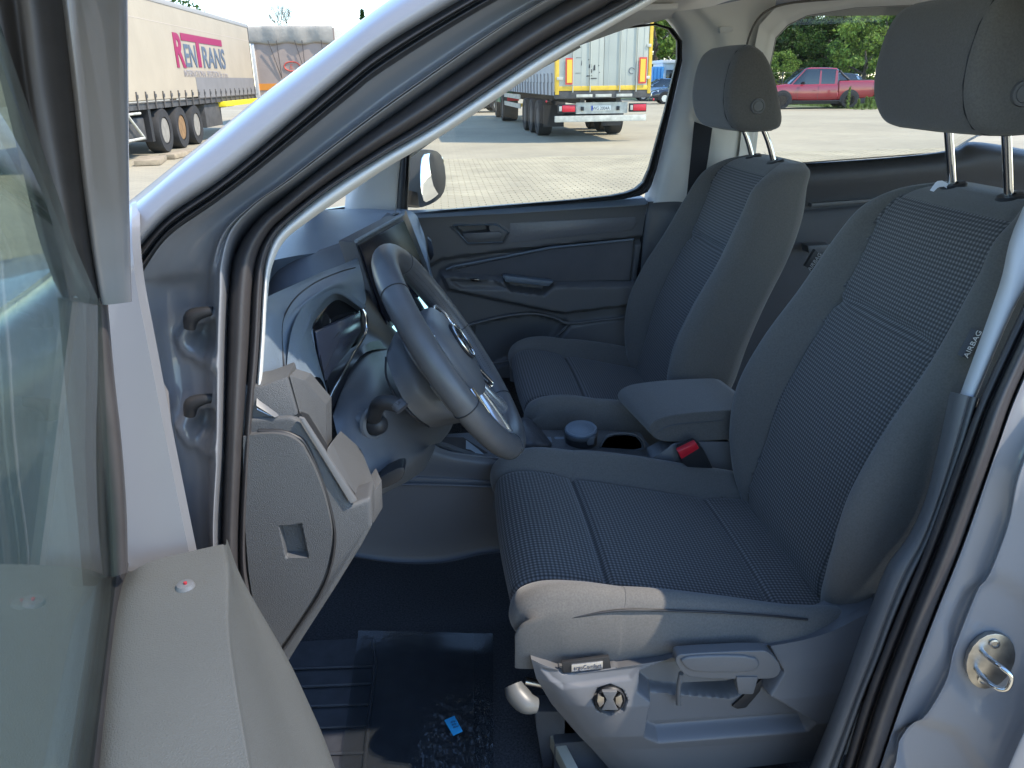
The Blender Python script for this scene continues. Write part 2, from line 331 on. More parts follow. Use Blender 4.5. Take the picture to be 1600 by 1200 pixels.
# passenger end of the dashboard, lit by the sky
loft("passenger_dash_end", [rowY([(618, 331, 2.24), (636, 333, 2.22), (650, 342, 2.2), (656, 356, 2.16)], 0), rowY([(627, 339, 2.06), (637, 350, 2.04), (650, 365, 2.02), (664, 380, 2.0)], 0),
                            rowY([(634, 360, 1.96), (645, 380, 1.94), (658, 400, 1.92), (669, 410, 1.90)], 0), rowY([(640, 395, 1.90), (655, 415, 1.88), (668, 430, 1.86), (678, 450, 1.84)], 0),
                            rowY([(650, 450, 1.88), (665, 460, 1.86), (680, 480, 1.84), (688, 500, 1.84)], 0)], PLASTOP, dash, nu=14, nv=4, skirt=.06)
prism("side_air_vent", rowY([(668, 372, 2.05), (674, 378, 2.05), (678, 398, 2.0), (673, 408, 2.0), (668, 395, 2.02)], 0), (.0, .03, 0), RUBBER, dash, .001)
tube("vent_trim", [V(x, y, Y) for x, y, Y in ((606, 341, 1.9), (616, 335, 1.95), (622, 334, 1.98))], .004, PLASD, dash, n=6)
prism("windscreen_vent", rowZ([(562, 383), (604, 350), (613, 334), (605, 332), (585, 352), (552, 384)], 1.235), (0, 0, -.02), RUBBER, dash, .001)
# central touch screen, turned towards the driver
SCR = [(555, 378, 1.42), (629, 338, 1.66), (700, 500, 1.66), (640, 530, 1.54), (604, 528, 1.42)]
prism("touchscreen", rowY(SCR, 0), (-.035, .02, 0), PLASD, dash, .006)
prism("screen_glass", [p+np.array([.0035, -.0035, 0]) for p in rowY([(560, 383, 1.425), (629, 344, 1.655), (694, 496, 1.655), (640, 524, 1.54), (606, 522, 1.425)], 0)], (-.004, .003, 0),
      mat("dark_screen_glass", (0.010, 0.011, 0.018), 0.18, spec=.2), dash, .001)
FILM = mat("glowing_sky_reflection", (0.3, 0.5, 0.55), 0.1, emit=((.45, .85, 1.0), .55))  # emissive cyan standing for sky reflected in the film on the screen
prism("low_screen_reflection", [p+np.array([.006, -.005, 0]) for p in rowY([(600, 520, 1.425), (617, 502, 1.455), (640, 510, 1.49), (640, 519, 1.52), (614, 527, 1.45)], 0)], (-.002, .001, 0), FILM, dash)
prism("high_screen_reflection", [p+np.array([.006, -.005, 0]) for p in rowY([(650, 464, 1.58), (657, 455, 1.60), (671, 470, 1.61), (671, 478, 1.605), (662, 487, 1.59)], 0)], (-.002, .001, 0), FILM, dash)
for k in range(3):
    tube("climate_trim_line", [V(662+3*k, 492+3*k, 1.57), V(673+2*k, 474+4*k, 1.60)], .0012, SILVER, dash, n=6)
tube("screen_edge_highlight", [V(556, 377, 1.413), V(590, 358, 1.52), V(628, 337, 1.65)], .0035, PLASTOP, dash, n=8, how='l')  # bluish rod stands for the highlight along the screen's edge
# near end of the dashboard: sunlit grained cover with its frame
DE = 0.80
prism("dash_end_frame", rowY([(372, 655, .792), (455, 651, .792), (470, 660, .792), (546, 790, .792), (580, 777, .80), (582, 822, .80), (564, 855, .798), (520, 926, .792), (470, 1003, .792), (426, 1075, .792), (405, 1112, .792), (372, 1112, .792)], 0), (0.0, .045, 0), PLAS, dash, .006, seg=4)
prism("upper_end_cap", rowY([(372, 600, .800), (408, 604, .800), (449, 588, .806), (466, 648, .797), (455, 653, .795), (372, 656, .795)], 0), (0, .05, 0), PLAS, dash, .003)
prism("upper_facet", rowY([(452, 587, .808), (476, 594, .825), (509, 632, .85), (510, 700, .85), (505, 704, .84), (469, 649, .800)], 0), (.004, .022, 0), PLAS, dash, .006, seg=4)
prism("trim_gap", rowY([(372, 650, .80), (470, 646, .80), (560, 790, .805), (546, 796, .80), (460, 664, .80), (372, 664, .80)], 0), (0, .02, 0), RUBBER, dash)
cov = loft("fuse_cover", [
    rowY([(380, 682), (412, 678), (440, 679), (460, 686), (474, 698)], .783),
    rowY([(380, 740), (412, 740), (450, 738), (478, 738), (493, 738)], .781),
    rowY([(382, 800), (412, 800), (450, 798), (485, 796), (511, 792)], .780),
    rowY([(385, 850), (412, 850), (450, 850), (490, 849), (518, 846)], .780),
    rowY([(390, 905), (415, 906), (445, 908), (480, 910), (502, 911)], .781),
    rowY([(400, 965), (412, 968), (430, 972), (445, 977), (458, 982)], .783),
    rowY([(408, 1030), (410, 1032), (412, 1035), (414, 1037), (417, 1040)], .785)],
    PLAS, dash, nu=120, nv=26, skirt=.02, layers=[([(437, 822), (471, 820), (481, 870), (447, 871)], -.014, 2)])
prism("recess_shade_plate", rowY([(440, 825, .7925), (468, 823, .7925), (477, 867, .7925), (450, 868, .7925)], 0), (0, .004, 0), PLASD, dash, .001)  # darker plate on the recess floor, adding the recess's shade by colour
prism("light_strip", rowY([(466, 652, .786), (475, 655, .786), (558, 783, .79), (548, 788, .786)], 0), (0, .006, 0), PLASM, dash, .002)
prism("side_vent_bezel", rowY([(405, 590, .82), (414, 600, .82), (447, 652, .80), (438, 658, .795), (400, 640, .795)], 0), (0, .01, 0), SILVER, dash, .002)
prism("side_vent_core", rowY([(402, 602, .81), (412, 612, .81), (436, 650, .795), (430, 653, .79), (400, 634, .79)], 0), (0, .004, 0), PLASM, dash, .001)
prism("knee_pad", rowY([(509, 703, .805), (524, 684, .87), (557, 712, .93), (572, 752, .91), (581, 774, .86), (549, 788, .797)], 0), (.004, .022, 0), PLAS, dash, .006, seg=4)
prism("switch_fascia", rowY([(572, 752, .90), (581, 774, .862), (583, 820, .862), (575, 812, .875), (568, 776, .90)], 0), (.01, .04, 0), PLAS, dash, .003)
dots = []
for i in range(9):
    for j in range(7):
        p = V(522+i*4.0+j*2.6, 690+i*2.6+j*10.5, .872+i*.0075-j*.0085); dots.append(p)
fs = []; vs = []
for p in dots:
    k = len(vs); vs += [p+np.array([a*.0012, -.003, b*.0012]) for a, b in ((-1, 0), (0, -1), (1, 0), (0, 1))]; fs.append((k, k+1, k+2, k+3))
tag(mesh("perforation", vs, fs, SILVER, dash), kind="stuff")
prism("vent_slider", rowY([(506, 660, .885), (513, 664, .885), (515, 690, .885), (509, 704, .885), (504, 700, .885)], 0), (.0, .02, 0), SILVER, dash, .002)
prism("headlight_switch", rowY([(566, 770, .865), (571, 775, .865), (577, 800, .87), (576, 826, .865), (571, 818, .86)], 0), (0, .02, 0), PLASM, dash, .002)
# column shroud and knee panel
loft("knee_panel", [
    rowY([(520, 650, 1.05), (540, 600, 1.12), (570, 570, 1.22), (600, 560, 1.32), (640, 560, 1.38), (690, 580, 1.42)], 0),
    rowY([(530, 690, 1.00), (552, 650, 1.04), (590, 620, 1.10), (630, 620, 1.20), (680, 640, 1.30), (710, 650, 1.40)], 0),
    rowY([(545, 730, .98), (565, 700, 1.00), (600, 690, 1.04), (640, 690, 1.12), (665, 690, 1.22), (690, 690, 1.38)], 0),
    rowY([(560, 775, .98), (580, 752, .99), (610, 738, 1.02), (640, 725, 1.08), (665, 705, 1.18), (675, 690, 1.36)], 0),
    rowY([(575, 780, 1.06), (590, 775, 1.08), (612, 765, 1.12), (640, 750, 1.18), (665, 730, 1.28), (680, 700, 1.40)], 0)], PLASM, dash, nu=36, nv=8, skirt=.06,
    layers=[([(562, 642), (590, 636), (606, 655), (600, 676), (575, 682), (562, 666)], -.0, 4)])
lathe("ignition_bezel", [(.024, -.004), (.026, 0), (.024, .004), (.019, .005), (.018, -.02), (.002, -.02)], V(583, 661, 1.035), (.75, -.62, .1), PLASM, dash)
lathe("ignition_boot", [(.017, -.01), (.016, .004), (.012, .012), (.006, .016)], V(588, 663, 1.03), (.75, -.62, .1), RUBBER, dash)
tube("wiper_stalk", [V(*p) for p in ((585, 660, 1.03), (587, 642, 1.0), (596, 630, .985), (612, 630, .98), (626, 636, .975))], [.010, .011, .013, .0135, .012], RUBBER, dash, n=14, flat=.8)
tube("stalk_tip_ring", [V(*p) for p in ((620, 630, .977), (629, 639, .972))], [.0122, .0112], PLASD, dash, n=14, flat=.8)
loft("column_shroud", [
    rowY([(603, 560, 1.14), (618, 530, 1.18), (645, 510, 1.24), (680, 505, 1.30), (715, 510, 1.34)], 0),
    rowY([(618, 600, 1.10), (640, 565, 1.12), (668, 545, 1.17), (700, 545, 1.22), (730, 560, 1.30)], 0),
    rowY([(640, 640, 1.09), (660, 612, 1.09), (690, 600, 1.12), (720, 605, 1.18), (750, 620, 1.28)], 0),
    rowY([(668, 665, 1.12), (690, 655, 1.11), (715, 650, 1.12), (740, 652, 1.18), (770, 660, 1.28)], 0),
    rowY([(680, 668, 1.24), (700, 664, 1.24), (725, 660, 1.24), (750, 660, 1.26), (775, 665, 1.32)], 0)], PLASM, dash, nu=24, nv=8, skirt=.04)
tube("shroud_seam", [V(*p) for p in ((603, 558, 1.138), (604, 590, 1.112), (622, 625, 1.093), (648, 652, 1.09), (670, 667, 1.118))], .0016, RUBBER, dash, n=6)
prism("column_lever", rowY(smoothpoly([(578, 757), (600, 742), (628, 728), (634, 736), (626, 752), (600, 764), (580, 768)], 1), .965), (0, .05, -.01), RUBBER, dash, .004)
# ---- steering wheel ----------------------------------------------
WC = np.array([0.009, 1.175, 1.143]); WN = np.array([.8446, 0, .5355]); WU = np.array([-.5355, 0, .8446]); WY = np.array([0, 1.0, 0]); WR = 0.182
def wp(a, b, c=0): return WC+WY*a+WU*b+WN*c         # lateral, up the wheel, towards the driver
ring = []
for k in range(72):
    t = 2*math.pi*k/72; ry = WR; rz = WR*(1 if math.sin(t) > 0 else .965)
    ring.append(wp(ry*math.cos(t), rz*math.sin(t)))
rim = tube("steering_wheel", ring, .0205, LEATH, van, n=20, sub=1, closed=True, up=WN)
rim["label"] = "leather steering wheel with silver lower spokes"
for t in (55, 125, 238, 302, -8, 188):
    c, s = math.cos(R_(t)), math.sin(R_(t)); p = wp(WR*c, WR*s*(1 if s > 0 else .965)); rad = (WY*c+WU*s)
    pts = [p+.0208*(math.cos(a)*rad+math.sin(a)*WN) for a in np.linspace(0, 2*math.pi, 24, endpoint=False)]
    tube("rim_stitch_seam", pts, .0009, RUBBER, rim, n=5, sub=1, closed=True, up=tuple(-s*WY+c*WU))
# perforated inner grips: small studs
for sgn in (1,):
    vs = []; fs = []
    for t in np.arange(-40, 52, 1.5):
        for q in (-40, -20, 0, 20, 40):
            c, s = math.cos(R_(t)), math.sin(R_(t)); rad = WY*c+WU*s*1.0; a = R_(180+q)
            p = wp(WR*c, WR*s*(1 if s > 0 else .965))+.0206*(math.cos(a)*rad+math.sin(a)*WN*-1)
            tn = -s*WY+c*WU; bn = (-math.sin(a)*rad+math.cos(a)*WN*-1); k = len(vs)
            vs += [p+tn*.001, p+bn*.001, p-tn*.001, p-bn*.001]; fs.append((k, k+1, k+2, k+3))
    tag(mesh("grip_perforation", vs, fs, RUBBER, rim), kind="stuff")
# airbag pad: domed rounded outline
pad = [(0, .078), (.05, .076), (.074, .055), (.078, .01), (.066, -.04), (.04, -.078), (0, -.088), (-.04, -.078), (-.066, -.04), (-.078, .01), (-.074, .055), (-.05, .076)]
pad = smoothpoly(pad, 2); n = len(pad); vs = []; fs = []
prof = [(1.0, -.045), (1.02, -.02), (1.0, -.002), (.96, .006), (.85, .012), (.6, .018), (.3, .021)]
for sc_, h in prof: vs += [wp(a*sc_, b*sc_, h) for a, b in pad]
vs.append(wp(0, 0, .022))
for i in range(len(prof)-1): fs += [(i*n+k, i*n+(k+1) % n, (i+1)*n+(k+1) % n, (i+1)*n+k) for k in range(n)]
fs += [((len(prof)-1)*n+k, (len(prof)-1)*n+(k+1) % n, len(vs)-1) for k in range(n)]
mesh("airbag_pad", vs, fs, PLASM, rim, True)
def disc_strip(name, pts, w, m, par, h=.003, base=.0225):   # flat bar on the pad
    vs = []; fs = []
    for (a0, b0), (a1, b1) in zip(pts[:-1], pts[1:]):
        d = np.array([a1-a0, b1-b0]); L = np.linalg.norm(d); d /= L; nn = np.array([-d[1], d[0]])*w/2; k = len(vs)
        for hh in (base-.004, base+h):
            vs += [wp(a0+nn[0], b0+nn[1], hh), wp(a1+nn[0], b1+nn[1], hh), wp(a1-nn[0], b1-nn[1], hh), wp(a0-nn[0], b0-nn[1], hh)]
        fs += [(k+4, k+5, k+6, k+7), (k, k+1, k+5, k+4), (k+1, k+2, k+6, k+5), (k+2, k+3, k+7, k+6), (k+3, k, k+4, k+7)]
    return mesh(name, vs, fs, m, par)
lathe("emblem_dish", [(.033, .019), (.0335, .0225), (.030, .0232), (.001, .0232)], wp(0, .008), tuple(WN), RUBBER, rim)
tube("emblem_ring", [wp(.031*math.cos(t), .008+.031*math.sin(t), .0245) for t in np.linspace(0, 2*math.pi, 40, endpoint=False)], .0022, CHROME, rim, n=8, sub=1, closed=True, up=tuple(WN))
disc_strip("emblem_letter", [(-.0125, .035), (0, .0115), (.0125, .035)], .0042, CHROME, rim, base=.0235)
disc_strip("emblem_letter", [(-.0235, .026), (-.0105, -.018), (0, .008), (.0105, -.018), (.0235, .026)], .0042, CHROME, rim, base=.0235)
for sg in (-1, 1):
    # horizontal spoke with the button island
    sp = [(sg*.06, .05), (sg*.10, .047), (sg*.135, .035), (sg*.172, .028), (sg*.172, -.02), (sg*.13, -.035), (sg*.09, -.04), (sg*.06, -.035)]
    prism("side_spoke", [wp(a, b, -.006) for a, b in sp], tuple(-WN*.02), PLASM, rim, .004)
    tube("button_bezel", [wp(sg*a, b, .002) for a, b in ((.072, .058), (.10, .056), (.130, .044), (.146, .020), (.140, -.006), (.12, -.018))], .0032, SILVER, rim, n=8)
    prism("button_island", [wp(sg*a, b, .002) for a, b in ((.080, .050), (.10, .048), (.125, .038), (.138, .018), (.13, -.004), (.10, -.014), (.082, -.01))], tuple(-WN*.008), GLOSSB, rim, .002)
    for a, b in ((.095, .030), (.112, .030), (.112, .010), (.095, .010)):
        prism("spoke_button", [wp(sg*(a+i*.007), b+j*.008, .004) for i, j in ((-1, -1), (1, -1), (1, 1), (-1, 1))], tuple(-WN*.006), PLASTOP, rim, .002)
    # lower spoke, satin silver, splitting round a slot
    lo = [(sg*.018, -.080), (sg*.060, -.058), (sg*.092, -.104), (sg*.100, -.128), (sg*.088, -.146), (sg*.062, -.160), (sg*.040, -.150)]
    tube("lower_spoke", [wp(sg*a, b, -.002) for a, b in ((.022, -.075), (.034, -.112), (.058, -.148), (.080, -.150))], [.015, .020, .024, .014], SILVER, rim, n=12, flat=.6, up=tuple(WN))
    tube("lower_spoke_edge", [wp(sg*a, b, -.001) for a, b in ((.070, -.045), (.096, -.092), (.108, -.122), (.098, -.140))], [.006, .008, .009, .010], CHROME, rim, n=10, up=tuple(WN))
# ---- centre console -----------------------------------------------
con = loft("centre_console", [
    rowY([(640, 690, 1.50), (664, 686, 1.49), (700, 706, 1.48), (760, 716, 1.48), (830, 722, 1.48), (900, 722, 1.48), (1000, 728, 1.48), (1080, 735, 1.48)], 0),
    rowY([(630, 700, 1.49), (656, 706, 1.475), (700, 718, 1.47), (760, 727, 1.47), (830, 735, 1.47), (900, 735, 1.47), (1000, 740, 1.47), (1080, 750, 1.47)], 0),
    rowY([(575, 745, 1.49), (640, 742, 1.48), (700, 745, 1.475), (760, 750, 1.475), (830, 756, 1.475), (900, 758, 1.475), (1000, 765, 1.475), (1080, 770, 1.475)], 0),
    rowY([(575, 758, 1.485), (640, 757, 1.475), (700, 758, 1.47), (760, 760, 1.47), (830, 766, 1.47), (900, 770, 1.47), (1000, 775, 1.47), (1080, 790, 1.47)], 0),
    rowY([(545, 860, 1.46), (620, 868, 1.46), (690, 866, 1.46), (760, 852, 1.46), (830, 850, 1.46), (900, 860, 1.46), (1000, 870, 1.46), (1080, 880, 1.46)], 0),
    rowY([(540, 868, 1.44), (620, 880, 1.44), (690, 880, 1.44), (760, 866, 1.44), (830, 862, 1.44), (900, 870, 1.44), (1000, 880, 1.44), (1080, 890, 1.44)], 0)],
    PLASM, van, nu=48, nv=5, layers=[([(560, 762), (900, 760), (900, 830), (700, 850), (560, 840)], .0, 8)])
tube("console_ledge", [V(*p) for p in ((575, 758, 1.478), (640, 757, 1.468), (700, 758, 1.463), (780, 762, 1.463), (860, 770, 1.463))], .003, PLASM, con, n=8)
loft("console_top", [rowY([(664, 684, 1.50), (700, 678, 1.54), (760, 674, 1.60), (800, 668, 1.66)], 0), rowY([(760, 716, 1.485), (800, 700, 1.53), (840, 690, 1.58), (860, 672, 1.66)], 0),
                     rowY([(900, 722, 1.485), (920, 705, 1.53), (935, 690, 1.58), (930, 672, 1.67)], 0), rowY([(1060, 735, 1.485), (1030, 712, 1.53), (1010, 690, 1.60), (1000, 676, 1.67)], 0)],
     PLAS, con, nu=14, nv=6, skirt=.08, sk_axis=(0, 0, -1), layers=[([(936, 680), (955, 676), (1000, 677), (1006, 700), (990, 704), (940, 702)], -.0, 3)])
prism("storage_tray", rowY([(668, 682, 1.505), (724, 683, 1.52), (762, 707, 1.50), (740, 710, 1.492), (688, 701, 1.492)], 0), (0, 0, -.004), RUBBER, con, .001)
prism("tray_mat", rowY([(728, 687, 1.51), (745, 700, 1.503), (756, 709, 1.495), (734, 707, 1.495), (728, 705, 1.497)], 0), (0, 0, -.002), PLASTOP, con, .001)
tube("tray_rim", [V(*p) for p in ((664, 686, 1.495), (676, 697, 1.488), (700, 706, 1.482), (740, 712, 1.482), (790, 718, 1.482))], .0025, PLASM, con, n=8)
# gear lever gaiter with its fabric loop
gb = [V(*p) for p in ((812, 655, 1.62), (822, 672, 1.58), (832, 692, 1.54), (842, 706, 1.52))]
loft("gear_gaiter", [rowY([(790, 715, 1.50), (800, 690, 1.52), (800, 664, 1.60), (806, 655, 1.66)], 0), rowY([(805, 718, 1.49), (818, 690, 1.49), (815, 660, 1.56), (822, 652, 1.65)], 0),
                     rowY([(835, 716, 1.49), (838, 690, 1.49), (832, 668, 1.55), (832, 658, 1.64)], 0), rowY([(850, 708, 1.50), (856, 694, 1.52), (848, 680, 1.57), (842, 668, 1.64)], 0),
                     rowY([(858, 706, 1.54), (862, 694, 1.56), (854, 682, 1.6), (846, 672, 1.66)], 0)], mat("gaiter_leather", (.045, .045, .05), .5, bump=(60, .6, .004), vary=.1), con, nu=16, nv=5, skirt=.03, sk_axis=(0, .3, -.9))
tube("gaiter_loop", [V(*p) for p in ((806, 717, 1.485), (815, 704, 1.483), (835, 700, 1.483), (846, 706, 1.485), (840, 715, 1.485), (822, 719, 1.485), (806, 717, 1.485))], .0028, LEATH, con, n=8)
for k in range(4): tube("gaiter_stitch", [V(832+3*k, 676+3*k, 1.515), V(842+2*k, 690+2*k, 1.505)], .0007, PLASTOP, con, n=5)
for k, (x, Y) in enumerate(((846, 1.60), (866, 1.61))):
    prism("shift_gate_trim", rowY([(x, 682, Y), (x+15, 682, Y), (x+20, 703, Y-.05), (x+6, 706, Y-.06)], 0), (0, .0, -.01), PLASTOP, con, .002)
tube("gate_chrome", [V(851, 704, 1.535), V(853, 712, 1.525)], .0018, CHROME, con, n=6)
prism("cup_holder_well", rowY(smoothpoly([(937, 698), (950, 680), (990, 679), (1003, 692), (1001, 702), (940, 704)], 1), 1.55), (0, 0, -.01), RUBBER, con, .001)
tube("cup_holder_rim", [V(*p, 1.548) for p in smoothpoly([(936, 700), (950, 678), (992, 677), (1006, 692), (1003, 704), (940, 706)], 1)], .003, PLAS, con, n=8, closed=True, sub=2)
loft("buckle_bracket", [rowY([(1018, 712, 1.49), (1040, 700, 1.49), (1062, 690, 1.50), (1140, 690, 1.50)], 0), rowY([(1018, 725, 1.48), (1040, 712, 1.475), (1062, 700, 1.475), (1140, 700, 1.48)], 0), rowY([(1020, 790, 1.48), (1040, 790, 1.475), (1062, 790, 1.475), (1150, 790, 1.48)], 0)], PLASM, con, nu=10, nv=3, skirt=.04)
arm = prism("armrest", rowY(smoothpoly([(1012, 668), (1030, 652), (1075, 645), (1150, 640), (1200, 640), (1200, 682), (1130, 688), (1045, 692), (1022, 686)], 2), 1.487), (-.03, .185, .004), FAB, con, .019, seg=6)
tube("armrest_stitching", [V(*p) for p in ((1026, 676, 1.486), (1044, 666, 1.4845), (1075, 661, 1.4845), (1130, 657, 1.4845))], .0011, PLASM, arm, n=6)
bk = prism("belt_buckle", rowY([(1062, 704, 1.43), (1089, 692, 1.43), (1098, 700, 1.43), (1118, 738, 1.44), (1096, 748, 1.44), (1066, 724, 1.43)], 0), (0, .03, 0), RUBBER, con, .004)
prism("release_button", rowY([(1059, 706, 1.425), (1088, 692, 1.425), (1093, 701, 1.425), (1065, 718, 1.425)], 0), (0, .018, 0), mat("red_button", (.62, .015, .03), .35), bk, .003)
# ---- seats ---------------------------------------------------------
def make_seat(yc, label, dxc=0.0, dzc=0.0, dxb=0.0, dzb=0.0, hdx=0.0, hdz=0.0):
    # backrest: horizontal slices, measured along its height
    Z = np.array([.70, .76, .85, .95, 1.05, 1.16, 1.25, 1.32, 1.355, 1.372])+dzb
    XF = np.array([.615, .612, .632, .655, .694, .748, .782, .805, .835, .870])+dxb
    HW = np.array([.20, .235, .262, .268, .262, .246, .226, .200, .175, .13])
    BO = np.array([.01, .022, .050, .064, .064, .058, .052, .040, .020, .003])
    TH = np.array([.12, .13, .14, .14, .135, .13, .125, .11, .085, .03])
    nz = 70; tz = np.linspace(0, len(Z)-1, nz+1); Q = catmull(np.c_[Z, XF, HW, BO, TH], tz)
    nf, nb = 60, 16; NP = nf+1+nb; vs = []; uv = []; vv = 0; zone = []
    sl = np.r_[0, np.cumsum(np.hypot(np.diff(Q[:, 0]), np.diff(Q[:, 1])))]
    for i in range(nz+1):
        z, xf, hw, bo, th = Q[i]; pw = min(.166, hw*.78)
        for k in range(nf+1):
            v = -1+2*k/nf; y = hw*math.sin(v*math.pi/2*.999)*1.0 if False else hw*v
            # widen sampling at the edges
            a = abs(y); e = min(1, max(0, (a-pw)/(hw-pw)))
            b = bo*(math.sin(min(1, e*1.35)*math.pi/2)**1.3) if e > 0 else 0
            rnd = .045*(1-math.sqrt(max(0, 1-max(0, (a/hw-.80)/.20)**2)))
            groove = .009*math.exp(-((a-pw)/.006)**2)+.013*math.exp(-((z-dzb-1.163+.03*(y/hw)**2)/.006)**2)*(a < pw)
            pill = .006*math.cos(min(1, a/pw)*math.pi/2)
            x = xf-b+rnd+groove-pill
            vs.append((x, yc+y, z)); uv.append((y, sl[i]))
        for k in range(1, nb+1):
            t = math.pi*k/(nb+1); yy = hw*math.cos(t); ee = .028+ (th-.02)*math.sin(t)**.6
            vs.append((xf+ee+.02, yc+yy*.985, z)); uv.append((yy, sl[i]))
    F = {"side": [], "panel": []}
    pwz = [min(.166, q[2]*.78) for q in Q]
    for i in range(nz):
        for k in range(NP):
            f = (i*NP+k, i*NP+(k+1) % NP, (i+1)*NP+(k+1) % NP, (i+1)*NP+k)
            mid = sum(abs(uv[q][0]) for q in f)/4
            F["panel" if (k < nf and mid < pwz[i] and Q[i][0] < 1.345+dzb) else "side"].append(f)
    top = tuple(nz*NP+k for k in range(NP)); F["side"].append(top)
    # cushion: swept from under the front lip to the backrest
    pth = np.array([(.150, .665), (.118, .69), (.094, .73), (.082, .77), (.094, .80), (.13, .812), (.18, .806), (.236, .790), (.25, .786), (.30, .776), (.40, .752), (.50, .728), (.555, .722), (.60, .716), (.68, .70)])
    pth = pth+np.array([dxc, dzc]); hwp = np.array([.20, .225, .24, .25, .255, .258, .26, .262, .262, .264, .265, .265, .262, .255, .25])
    bop = np.array([0, .0, .004, .008, .012, .02, .03, .036, .038, .042, .046, .046, .042, .04, .03])
    ns = 84; P = catmull(np.c_[pth, hwp, bop], np.linspace(0, len(pth)-1, ns+1)); T = np.gradient(P[:, :2], axis=0); T /= np.linalg.norm(T, axis=1)[:, None]
    Nn = np.stack([-T[:, 1], T[:, 0]], 1); s_ = np.r_[0, np.cumsum(np.linalg.norm(np.diff(P[:, :2], axis=0), axis=1))]
    sg1 = s_[int(ns*7.35/14)]; sg2 = s_[int(ns*11.4/14)]; sg0 = s_[int(ns*1.2/14)]
    nk = 66; cv = []; cuv = []; C = {"side": [], "panel": []}; n2 = 10; NC = nk+1+2*n2
    def pwf(s): return .186
    for i in range(ns+1):
        x, z, hw, bo = P[i]; nx, nzv = Nn[i]; pw = .186
        drop = [q for q in range(n2)]
        lo = z-.085 if i > 6 else z-.03
        zb = .690+dzc
        for q in range(n2):       # near skirt, from below up
            t = q/n2; zz = zb+(z-.012+bo*.6-zb)*t; bulge = .012*math.sin(t*math.pi)
            inx = (1-min(1, max(0, (x-dxc-.08)/.08))); bulge *= 1-.8*inx
            cv.append((x, yc-hw-bulge*.8+.008*(1-t), min(zz, z+.02))); cuv.append((-hw-.1*(1-t), s_[i]))
        for k in range(nk+1):
            y = hw*(-1+2*k/nk); a = abs(y); e = min(1, max(0, (a-pw)/(hw-pw)))
            b = bo*math.sin(min(1, e*1.25)*math.pi/2)**1.2 if e > 0 else 0
            rnd = .030*(1-math.sqrt(max(0, 1-max(0, (a/hw-.86)/.14)**2)))
            gr = .008*math.exp(-((a-pw)/.005)**2)
            if a < .186: gr = max(gr, .012*math.exp(-((s_[i]-sg1)/.006)**2), .009*math.exp(-((s_[i]-sg2)/.006)**2))
            pil = .006*math.cos(min(1, a/pw)*math.pi/2)
            h = b-rnd-gr+pil; cv.append((x+nx*h, yc+y, z+nzv*h)); cuv.append((y, s_[i]))
        for q in range(n2):
            t = 1-(q+1)/n2; zz = zb+(z-.012+bo*.6-zb)*t; bulge = .012*math.sin(t*math.pi)
            cv.append((x, yc+hw+bulge-.008*(1-t), min(zz, z+.02))); cuv.append((hw+.1*(1-t), s_[i]))
    for i in range(ns):
        for k in range(NC-1):
            f = (i*NC+k, i*NC+k+1, (i+1)*NC+k+1, (i+1)*NC+k); mu = sum(cuv[q][0] for q in f)/4; ms = (s_[i]+s_[i+1])/2
            inside = (abs(mu) < pwf(ms)) and ms > sg0 and n2 <= k < n2+nk
            C["panel" if inside else "side"].append(f)
    def sub(name, V_, U_, F_, m, par):
        used = sorted({q for f in F_ for q in f}); mp = {q: i for i, q in enumerate(used)}
        return mesh(name, [V_[q] for q in used], [tuple(mp[q] for q in f) for f in F_], m, par, True, uv=[U_[q] for q in used])
    # base: mesh of the seat part itself is its steel frame
    x0, x1 = .17+dxc, .60+dxc
    seat = join_px("seat", [box("frame_a", (x0, yc-.20, .50+dzc), (x1, yc+.20, .70+dzc), PLASD, van), box("frame_b", (x0-.02, yc-.22, .42), (x1+.12, yc-.17, .50), PLASD, van), box("frame_c", (x0-.02, yc+.17, .42), (x1+.12, yc+.22, .50), PLASD, van)])
    seat["label"] = label
    sub("backrest", vs, uv, F["side"], FAB, seat); sub("backrest_panel", vs, uv, F["panel"], CHECK, seat)
    sub("cushion", cv, cuv, C["side"], FAB, seat); sub("cushion_panel", cv, cuv, C["panel"], CHECK, seat)
    # headrest, swept across its width from a side profile
    hx, hz = .745+dxb+hdx, 1.478+hdz
    prof = smoothpoly([(-.005, .012), (-.020, .05), (-.020, .10), (-.006, .155), (.022, .178), (.055, .176), (.09, .15), (.118, .10), (.140, .04), (.150, .005), (.135, -.012), (.06, -.014), (.02, -.010)], 2)
    prof = [(a*.88, b) for a, b in prof]; cxp = np.mean(prof, axis=0); nprof = len(prof); hv = []; hf = []
    st = [(-.1345, .25), (-.134, .55), (-.132, .80), (-.127, .92), (-.118, .975), (-.10, 1.0), (0, 1.015), (.10, 1.0), (.118, .975), (.127, .92), (.132, .80), (.134, .55), (.1345, .25)]
    for y, k in st: hv += [(hx+cxp[0]+(a-cxp[0])*k, yc+y-.002, hz+cxp[1]+(b-cxp[1])*k) for a, b in prof]
    for i in range(len(st)-1): hf += [(i*nprof+j, i*nprof+(j+1) % nprof, (i+1)*nprof+(j+1) % nprof, (i+1)*nprof+j) for j in range(nprof)]
    hf += [tuple(range(nprof-1, -1, -1)), tuple((len(st)-1)*nprof+j for j in range(nprof))]
    hr = mesh("headrest", hv, hf, FAB, seat, True)
    lathe("headrest_button", [(.0165, -.004), (.0175, .001), (.0165, .004), (.0125, .0045), (.0120, .001), (.0115, .0045), (.001, .005)], (hx+.060, yc-.1365, hz+.045), (0, -1, 0), PLASM, seat)
